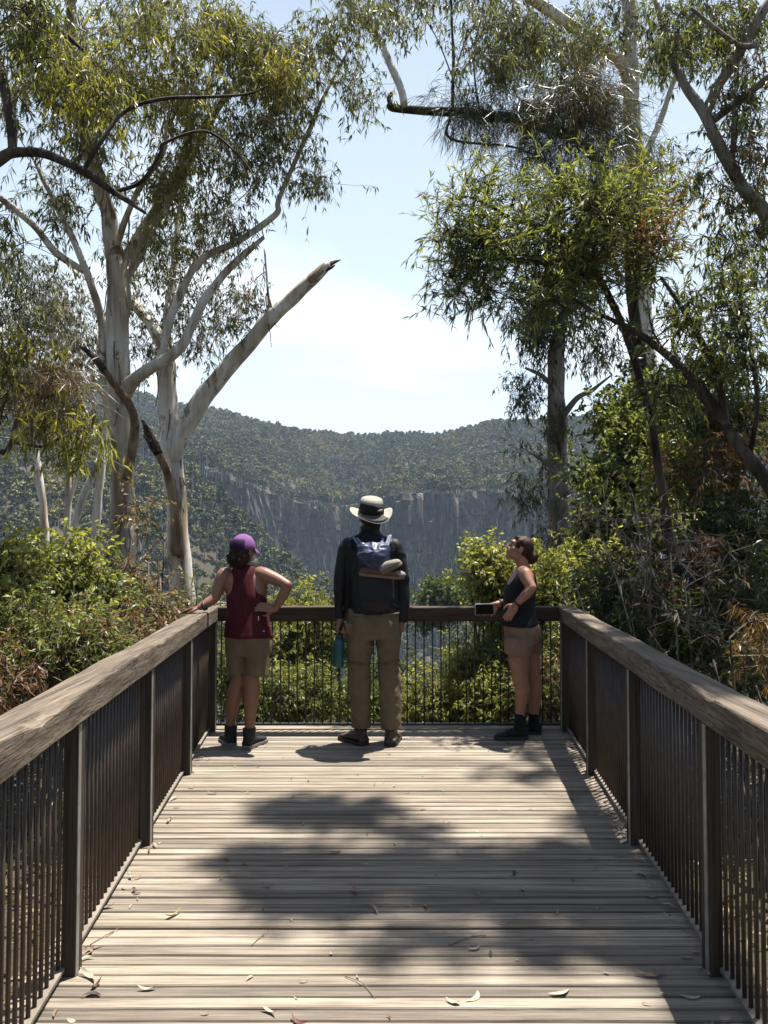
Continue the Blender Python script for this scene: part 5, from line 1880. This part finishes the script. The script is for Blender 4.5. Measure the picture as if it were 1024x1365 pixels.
    tree('needle_tree', 'dark slim needle leaved tree with a mossy bough reaching left across the sky', 'tree', dark_bark, [
        (needle, NEEDLE, [(690, 145, 100, 32, 12.41, 1.06, 34), (780, 160, 75, 55, 11.88, 1.19, 50), (615, 148, 50, 18, 13.07, 0.53, 12), (710, 205, 60, 28, 12.14, 0.79, 14)], 1.25),
        (brownneedle, NEEDLE, [(800, 130, 70, 50, 11.62, 0.66, 22), (840, 240, 50, 50, 11.62, 0.66, 24), (775, 210, 40, 40, 11.35, 0.53, 10)], 1.15)],
        limbs=[[(876, 860, 11.88, 9), (871, 760, 11.88, 8.5), (867, 640, 11.88, 8), (864, 560, 11.88, 8), (856, 490, 11.88, 7.5), (846, 430, 11.88, 7.5), (838, 330, 11.88, 7)],
               [(838, 340, 11.88, 6.5), (812, 240, 12.01, 6.5), (765, 185, 12.14, 7), (700, 162, 12.67, 7), (640, 153, 13.07, 6.5), (590, 149, 13.33, 6), (545, 146, 13.46, 5.5), (522, 143, 13.46, 5), (516, 139, 13.46, 2.5)],
               [(522, 142, 13.46, 3), (518, 132, 13.46, 3), (522, 124, 13.46, 2)],
               [(603, 150, 13.20, 2.4), (604, 90, 13.20, 2.2), (603, 40, 13.20, 1.8), (600, -40, 13.20, 1.2)], [(604, 110, 13.20, 1.2), (618, 60, 13.20, 1), (640, 20, 13.20, .7)], [(640, 152, 13.20, 1.4), (632, 80, 13.20, 1.2), (646, 0, 13.20, .8)],
               [(602, 100, 13.20, 1), (582, 50, 13.20, .8), (566, 25, 13.20, .6)], [(602, 150, 13.20, 2), (601, 185, 13.20, 1.8), (680, 195, 12.94, 1.4), (720, 210, 12.67, 1)], [(700, 165, 12.67, 2.5), (715, 200, 12.41, 2), (690, 240, 12.14, 1.5)]])
    tree('tall_gum', 'tall straight pale gum trunk behind the dark needle tree on the right', 'tree', white_bark, [
        (olive, GUM, [(720, 50, 90, 50, 13, 1.2, 50), (640, 75, 55, 40, 12.6, .8, 22), (660, 20, 60, 30, 12.6, .8, 22), (880, 60, 70, 60, 13.6, 1.2, 36), (780, 40, 60, 50, 13, 1, 30), (815, 310, 50, 50, 14, 1, 12), (900, 230, 50, 50, 14, 1, 12)], 1.05),
        (gold, GUM, [(700, 90, 60, 30, 12.2, .5, 9)], 1.0)],
        limbs=[[(868, 900, 14, 19), (864, 700, 14, 17), (860, 560, 14, 16.5), (857, 460, 14, 16), (850, 300, 14, 13), (842, 130, 14, 10.5), (837, 0, 14, 9), (832, -90, 14, 8)],
               [(842, 120, 14, 8), (828, 86, 13.8, 8), (800, 64, 13.4, 8), (775, 44, 13, 8), (742, 20, 12.8, 7.5), (705, -6, 12.6, 7), (660, -50, 12.4, 5)],
               [(848, 240, 14, 5), (880, 160, 13.8, 4), (905, 90, 13.6, 3)]])
    tree('pale_limbed_gum', 'gum above the view, its pale bare limb reaching down to the mossy bough end', 'tree', white_bark, [
        (olive, GUM, [(500, -10, 50, 26, 13.52, 0.65, 12), (560, 8, 40, 18, 13.52, 0.65, 9), (620, -15, 60, 25, 13.26, 0.78, 18), (535, 30, 20, 20, 13.52, 0.39, 3)], 1.15), (olive, SHD, shade, 1.0)],
        limbs=[[(1180, 1100, 15.60, 26), (1180, 400, 15.60, 24), (1120, -100, 15.08, 20), (900, -330, 14.30, 14), (640, -280, 13.78, 10), (480, -120, 13.52, 7), (452, -30, 13.39, 5.5), (470, 10, 13.39, 5.5), (500, 46, 13.39, 5), (520, 82, 13.39, 5), (533, 115, 13.33, 5), (539, 140, 13.26, 5)]], wlimbs=wl)
    tree('forked_tree', 'dark forked tree at the right edge with limbs fanning up to the top right corner', 'tree', grey_bark, [
        (olive, GUM, [(960, 40, 70, 45, 8.2, .7, 30), (1000, 140, 40, 50, 8, .5, 16), (900, 40, 50, 40, 8.4, .6, 18), (990, 330, 40, 60, 8, .6, 14), (955, 250, 45, 45, 8.2, .5, 12), (1015, 230, 30, 40, 8, .4, 9)], .85),
        (rust, GUM, [(1000, 195, 14, 12, 7.8, .2, 3), (985, 90, 20, 14, 7.9, .2, 2)], .8)],
        limbs=[[(1160, 900, 8, 22), (1110, 560, 8, 18), (1060, 370, 8, 13), (1024, 290, 8, 10), (988, 248, 8, 9), (962, 196, 8.1, 8), (940, 152, 8.2, 7), (915, 118, 8.3, 6), (896, 80, 8.4, 5), (882, 30, 8.4, 4), (868, -30, 8.5, 3.5)],
               [(942, 155, 8.2, 6), (955, 118, 8.2, 7), (978, 82, 8.1, 7), (1000, 42, 8, 6.5), (1025, 5, 8, 6), (1060, -50, 8, 5)], [(950, 162, 8.2, 5), (980, 138, 8, 5), (1024, 104, 7.8, 5), (1080, 60, 7.6, 4)],
               [(1010, 60, 8, 4), (985, 60, 7.8, 3.5), (950, 35, 7.6, 3), (920, 10, 7.5, 2)], [(975, 225, 8.1, 4), (980, 170, 8, 3.5), (976, 120, 7.9, 3)]])
    tree('wattle_tree', 'bright green narrow leaved wattle leaning left below the mossy bough', 'tree', dark_bark, [
        (wattle, WATTLE, [(760, 262, 85, 36, 7.2, .6, 34), (835, 275, 60, 55, 7, .6, 36), (705, 320, 66, 42, 7.2, .5, 30), (640, 330, 50, 38, 7.3, .4, 18), (612, 295, 32, 24, 7.3, .3, 12), (600, 372, 24, 15, 7.3, .2, 8), (775, 345, 85, 38, 7, .6, 34),
                          (850, 355, 45, 36, 6.8, .5, 14), (725, 400, 50, 22, 7, .4, 14), (650, 385, 40, 16, 7.2, .3, 12), (640, 250, 35, 20, 7.4, .3, 8), (905, 430, 40, 30, 6.7, .4, 7)], .85),
        (rust, WATTLE, [(870, 318, 18, 18, 6.6, .2, 6), (845, 345, 10, 8, 6.6, .1, 2)], .8)],
        limbs=[[(925, 960, 7, 8), (905, 800, 7, 7), (888, 690, 7, 6.2), (868, 560, 7, 5.5), (840, 460, 7, 5), (800, 370, 7.1, 4.5), (755, 322, 7.2, 5), (712, 300, 7.2, 4), (680, 290, 7.3, 3), (655, 275, 7.3, 2), (625, 262, 7.3, 1)],
               [(800, 372, 7.1, 4), (720, 350, 7.2, 3), (650, 345, 7.3, 2), (600, 365, 7.3, 1)], [(838, 455, 7, 4), (850, 380, 6.9, 3), (845, 300, 7, 2), (835, 250, 7, 1)], [(790, 360, 7.1, 3), (790, 310, 7.1, 2), (765, 260, 7.2, 1)]])
    tree('leaning_tree', 'dark leaning tree rising from the right edge towards the left with thin open foliage', 'tree', dark_bark, [
        (olive, GUM, [(945, 420, 60, 40, 6.4, .5, 11), (900, 510, 50, 30, 6.6, .5, 8), (990, 460, 40, 45, 6.2, .4, 11), (800, 435, 40, 20, 6.6, .3, 3), (960, 340, 40, 40, 6.4, .4, 5)], .75),
        (green, WATTLE, [(960, 470, 50, 40, 6.2, .4, 14), (1000, 400, 30, 40, 6.1, .3, 8)], .7)],
        limbs=[[(1110, 860, 6, 14.0), (1070, 730, 6, 11.9), (1024, 645, 6, 9.8), (992, 600, 6.1, 8.4), (964, 561, 6.2, 7.7), (931, 515, 6.3, 6.3), (890, 474, 6.4, 5.2), (848, 443, 6.5, 4.2), (800, 420, 6.6, 2.8), (764, 398, 6.6, 1.4)],
               [(970, 568, 6.2, 4.9), (958, 508, 6.2, 4.9), (935, 455, 6.3, 4.2), (905, 405, 6.4, 3.1), (880, 370, 6.5, 2.1)], [(1000, 610, 6.1, 3.5), (1010, 540, 6, 3.1), (1000, 460, 6, 2.8), (985, 400, 6, 2.1)],
               [(932, 516, 6.3, 2.1), (880, 515, 6.3, 1.5), (840, 530, 6.3, 1.0)], [(890, 474, 6.4, 1.8), (870, 440, 6.4, 1.4), (862, 400, 6.4, 0.8)]])
    tree('leafy_tree', 'dense green small leaved tree filling the space right of the shaggy gum', 'tree', dark_bark, [
        (green, BROAD, [(828, 560, 46, 48, 10.4, .8, 60), (815, 640, 42, 52, 10.2, .8, 56), (865, 610, 50, 60, 10.4, .8, 60), (850, 700, 60, 45, 10, .8, 60), (796, 705, 24, 40, 10, .5, 20)], 1.0),
        (deep, BROAD, [(905, 560, 50, 60, 10.8, .8, 50), (920, 660, 60, 60, 10.8, .8, 60), (880, 520, 60, 40, 11, .8, 30), (830, 760, 70, 40, 10.4, .8, 50)], 1.15)],
        limbs=[[(850, 960, 10.5, 9), (845, 800, 10.5, 7), (838, 690, 10.5, 5), (830, 600, 10.5, 3.5), (826, 540, 10.5, 2)], [(843, 780, 10.5, 4), (800, 690, 10.3, 3), (790, 640, 10.2, 2)], [(842, 740, 10.5, 4), (890, 660, 10.6, 3), (905, 560, 10.7, 2)]])
    # ---- right hand scrub
    shrub('dry_bush', 'dry rust coloured bush against the right edge above the railing', rust, twig_bark, SMALL, [(945, 615, 60, 30, 7.6, .5, 8), (990, 600, 45, 40, 7.2, .4, 10)], .9, extra=[(green, SMALL, [(900, 640, 60, 30, 7.8, .5, 16), (960, 600, 50, 40, 7.6, .5, 10)], 1.0), (deep, SMALL, [(960, 560, 70, 45, 8, .6, 36), (1000, 690, 50, 60, 7.4, .5, 30)], 1.1)])
    shrub('dead_bush', 'bare dead bush of pale tangled twigs holding a few white leaves, right side', palel, pale_twig, BARE, [(870, 680, 70, 40, 6.6, .5, 6), (905, 750, 80, 50, 6.4, .5, 8), (850, 790, 60, 50, 6.6, .5, 6), (950, 830, 70, 50, 6, .5, 6), (780, 690, 30, 20, 6.8, .3, 2)], .9, stem=.45)
    shrub('shaded_bush', 'dark brown green bush in shade behind the middle of the right railing', deep, twig_bark, SMALL, [(900, 850, 80, 50, 6.8, .5, 46), (830, 800, 60, 50, 7.6, .5, 40), (960, 760, 60, 60, 7.4, .5, 40), (1010, 830, 50, 60, 6.2, .4, 30)], 1.05, extra=[(redb, SMALL, [(930, 800, 90, 60, 7, .5, 20)], 1.0), (deep, SMALL, [(990, 890, 50, 30, 5.6, .3, 16)], .9)])
    shrub('orange_frond', 'dry orange ferny branch hanging over the right railing at the edge of the photo', leafmat('orange_dry_needles', ((0.16, 0.075, 0.02), (0.28, 0.15, 0.05), (0.40, 0.25, 0.10)), .35), twig_bark, NEEDLE, [(1008, 832, 22, 9, 4.8, .12, 3), (1016, 872, 16, 14, 4.7, .12, 3)], .4, cat='fern')
    shrub('yellow_bush', 'round yellow green bush rising behind the phone held at the far railing', bright, twig_bark, BROAD, [(655, 765, 30, 34, 9, .4, 44), (690, 790, 30, 30, 9, .4, 30), (640, 745, 16, 14, 9, .3, 8), (660, 815, 30, 20, 9, .4, 18)], .8)
    shrub('light_green_bush', 'light green bush behind the woman in the black singlet', bright, twig_bark, SMALL, [(745, 775, 45, 32, 9.4, .5, 46), (790, 750, 40, 28, 9.4, .5, 30), (760, 810, 60, 30, 9.2, .5, 36)], 1.1, extra=[(green, SMALL, [(780, 800, 60, 40, 9.6, .5, 40), (735, 830, 40, 30, 9.4, .4, 20)], 1.1)])
    # ---- beyond the far rail
    shrub('gum_sapling', 'yellow green gum sapling below the far railing, its crown top beside the maroon tank', bright, dark_bark, SMALL, [(410, 820, 60, 20, 11, .5, 34), (385, 855, 50, 32, 11, .6, 40), (340, 850, 40, 40, 10.6, .5, 34), (450, 835, 40, 26, 11.2, .5, 22)], 1.1, extra=[(green, SMALL, [(400, 860, 80, 50, 11.4, .6, 40)], 1.1)], cat='tree')
    shrub('branchy_tree', 'open branched green tree low behind the rods between the two left hikers', green, dark_bark, SMALL, [(430, 930, 70, 34, 9.8, .5, 44), (360, 935, 60, 30, 9.4, .5, 40), (500, 940, 50, 30, 10, .5, 30), (310, 900, 30, 40, 9.6, .4, 22), (515, 900, 24, 26, 10.4, .4, 8)], 1.0, extra=[(bright, SMALL, [(420, 925, 90, 30, 9.6, .4, 26)], 1.0)], cat='tree')
    shrub('leafy_bush', 'dense olive bush behind the rods left of the woman with the phone', bright, twig_bark, SMALL, [(655, 890, 60, 36, 9, .5, 80), (610, 935, 60, 32, 8.8, .5, 70), (700, 855, 34, 36, 9.2, .4, 36), (680, 935, 70, 34, 8.6, .5, 70), (560, 950, 36, 22, 8.8, .4, 26)], .85, extra=[(green, SMALL, [(655, 905, 70, 50, 9.4, .5, 70)], .9)])
    shrub('brown_bush', 'browning bush behind the rods at the right corner of the deck', green, twig_bark, SMALL, [(735, 900, 30, 60, 8.4, .4, 40), (720, 950, 40, 25, 8.2, .4, 24)], 1.0, extra=[(dry, SMALL, [(735, 920, 34, 50, 8.2, .3, 26)], 1.0)])
    t = tree('valley_tree', 'round bluish green tree down in the gorge, right of the tall man', 'tree', grey_bark, [
        (leafmat('valley_tree_leaves', ((0.04, 0.065, 0.02), (0.07, 0.10, 0.03), (0.12, 0.15, 0.05)), .4), dict(BROAD, L=(.3, .5), W=(.18, .3), tw=(.8, 1.6), r=1.5), [(590, 792, 26, 14, 80, 2, 60), (580, 812, 34, 14, 80, 2, 50), (612, 806, 18, 12, 80, 1.6, 24)], 1.0)],
        limbs=[[(592, 1000, 80, 3), (592, 850, 80, 2), (590, 800, 80, 1)]])
    # ---- left scrub
    shrub('bright_shrub', 'bright lime green shrub at the left edge', bright, twig_bark, BROAD, [(8, 762, 30, 28, 7, .35, 34), (15, 800, 34, 26, 6.8, .4, 28), (-30, 780, 30, 40, 7, .4, 20)], .9)
    shrub('green_shrub', 'mid green leafy shrub in front of the white saplings, left', green, twig_bark, BROAD, [(95, 785, 42, 34, 8, .5, 40), (70, 825, 60, 28, 7.6, .5, 40), (128, 815, 32, 28, 8, .4, 20), (105, 745, 24, 18, 8.2, .3, 10)], 1.0, extra=[(bright, BROAD, [(100, 760, 46, 36, 7.8, .4, 16), (40, 850, 40, 26, 6.6, .4, 16)], .95)])
    shrub('dry_shrub', 'straw brown dry shrub around the feet of the two big gum trunks', dry, twig_bark, SMALL, [(205, 812, 40, 30, 8.4, .5, 12), (172, 775, 24, 40, 8.6, .4, 6), (255, 822, 34, 18, 8.8, .4, 8), (185, 700, 14, 30, 8.8, .3, 3)], 1.0, extra=[(green, SMALL, [(230, 838, 50, 20, 8.6, .4, 14), (150, 840, 50, 26, 8, .4, 20)], 1.0)])
    shrub('red_leaved_shrub', 'low red brown shrub beside the left railing', redb, twig_bark, SMALL, [(55, 885, 60, 32, 5.8, .4, 14), (110, 860, 50, 26, 6.4, .4, 9), (10, 910, 50, 30, 5.4, .4, 12), (160, 840, 40, 20, 7, .4, 8)], .85, extra=[(green, SMALL, [(40, 850, 60, 34, 6.2, .4, 30), (120, 865, 50, 24, 6, .4, 26), (30, 900, 60, 26, 5.6, .4, 14)], .85), (bright, SMALL, [(70, 850, 80, 30, 6.1, .4, 14)], .85), (dry, SMALL, [(90, 870, 70, 30, 6, .4, 14)], .85)])
    # ---- litter and low growth on the slope
    r = np.random.default_rng(8)
    mb = MB()
    n = 26000
    x = np.concatenate([r.uniform(-7, -1.1, n // 2), r.uniform(1.2, 7, n // 2)])
    y = r.uniform(.5, 14, n)
    z = ground_z(x, y) + r.random(n) ** 3 * .10 + .01
    d = r.normal(size=(n, 3)) * np.array([1, 1, .35])
    leaf_quads(mb, np.stack([x, y, z], -1), d, r.uniform(.06, .14, n), r.uniform(.015, .03, n), unit(np.array([0, 0, 1.0]) + r.normal(size=(n, 3)) * .4), .05)
    tag(mb.build('leaf_litter', dry, smooth=False), None, None, kind='stuff')
    mb = MB()
    n = 60000
    x = r.uniform(-11, 11, n); y = r.uniform(4.5, 30, n)
    ok = ((np.abs(x) > 1.9) | (y > 7)) & (fbm(np.stack([x * .8, y * .8, 0 * x], -1), 2, 4) > -.25)
    x, y = x[ok], y[ok]; n = len(x)
    z = ground_z(x, y) + r.random(n) * .55 * (1 + .6 * fbm(np.stack([x, y, 0 * x], -1), 2, 5))
    d = r.normal(size=(n, 3)) * .6 + np.array([0, 0, .7])
    leaf_quads(mb, np.stack([x, y, z], -1), d, r.uniform(.07, .2, n), r.uniform(.02, .05, n), unit(r.normal(size=(n, 3))), .1)
    tag(mb.build('undergrowth', deep, smooth=False), None, None, kind='stuff')
# ------------------------------------------------------------------ put it together
SKY_STRENGTH = 0.05
SUN_STRENGTH = 5.0
EXPOSURE = 1.42
HAZE = 0.00014
HAZE_COL = (0.62, 0.78, 1.0)
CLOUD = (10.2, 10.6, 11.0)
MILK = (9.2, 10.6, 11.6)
CLOUD_SHIFT = (3.0, 1.0, 0.0)

build_ground()
build_cliff()
build_far_wood()
build_light()
build_deck()
build_railings()
build_litter()
build_woman_railing()
build_man()
build_woman_phone()
build_vegetation()
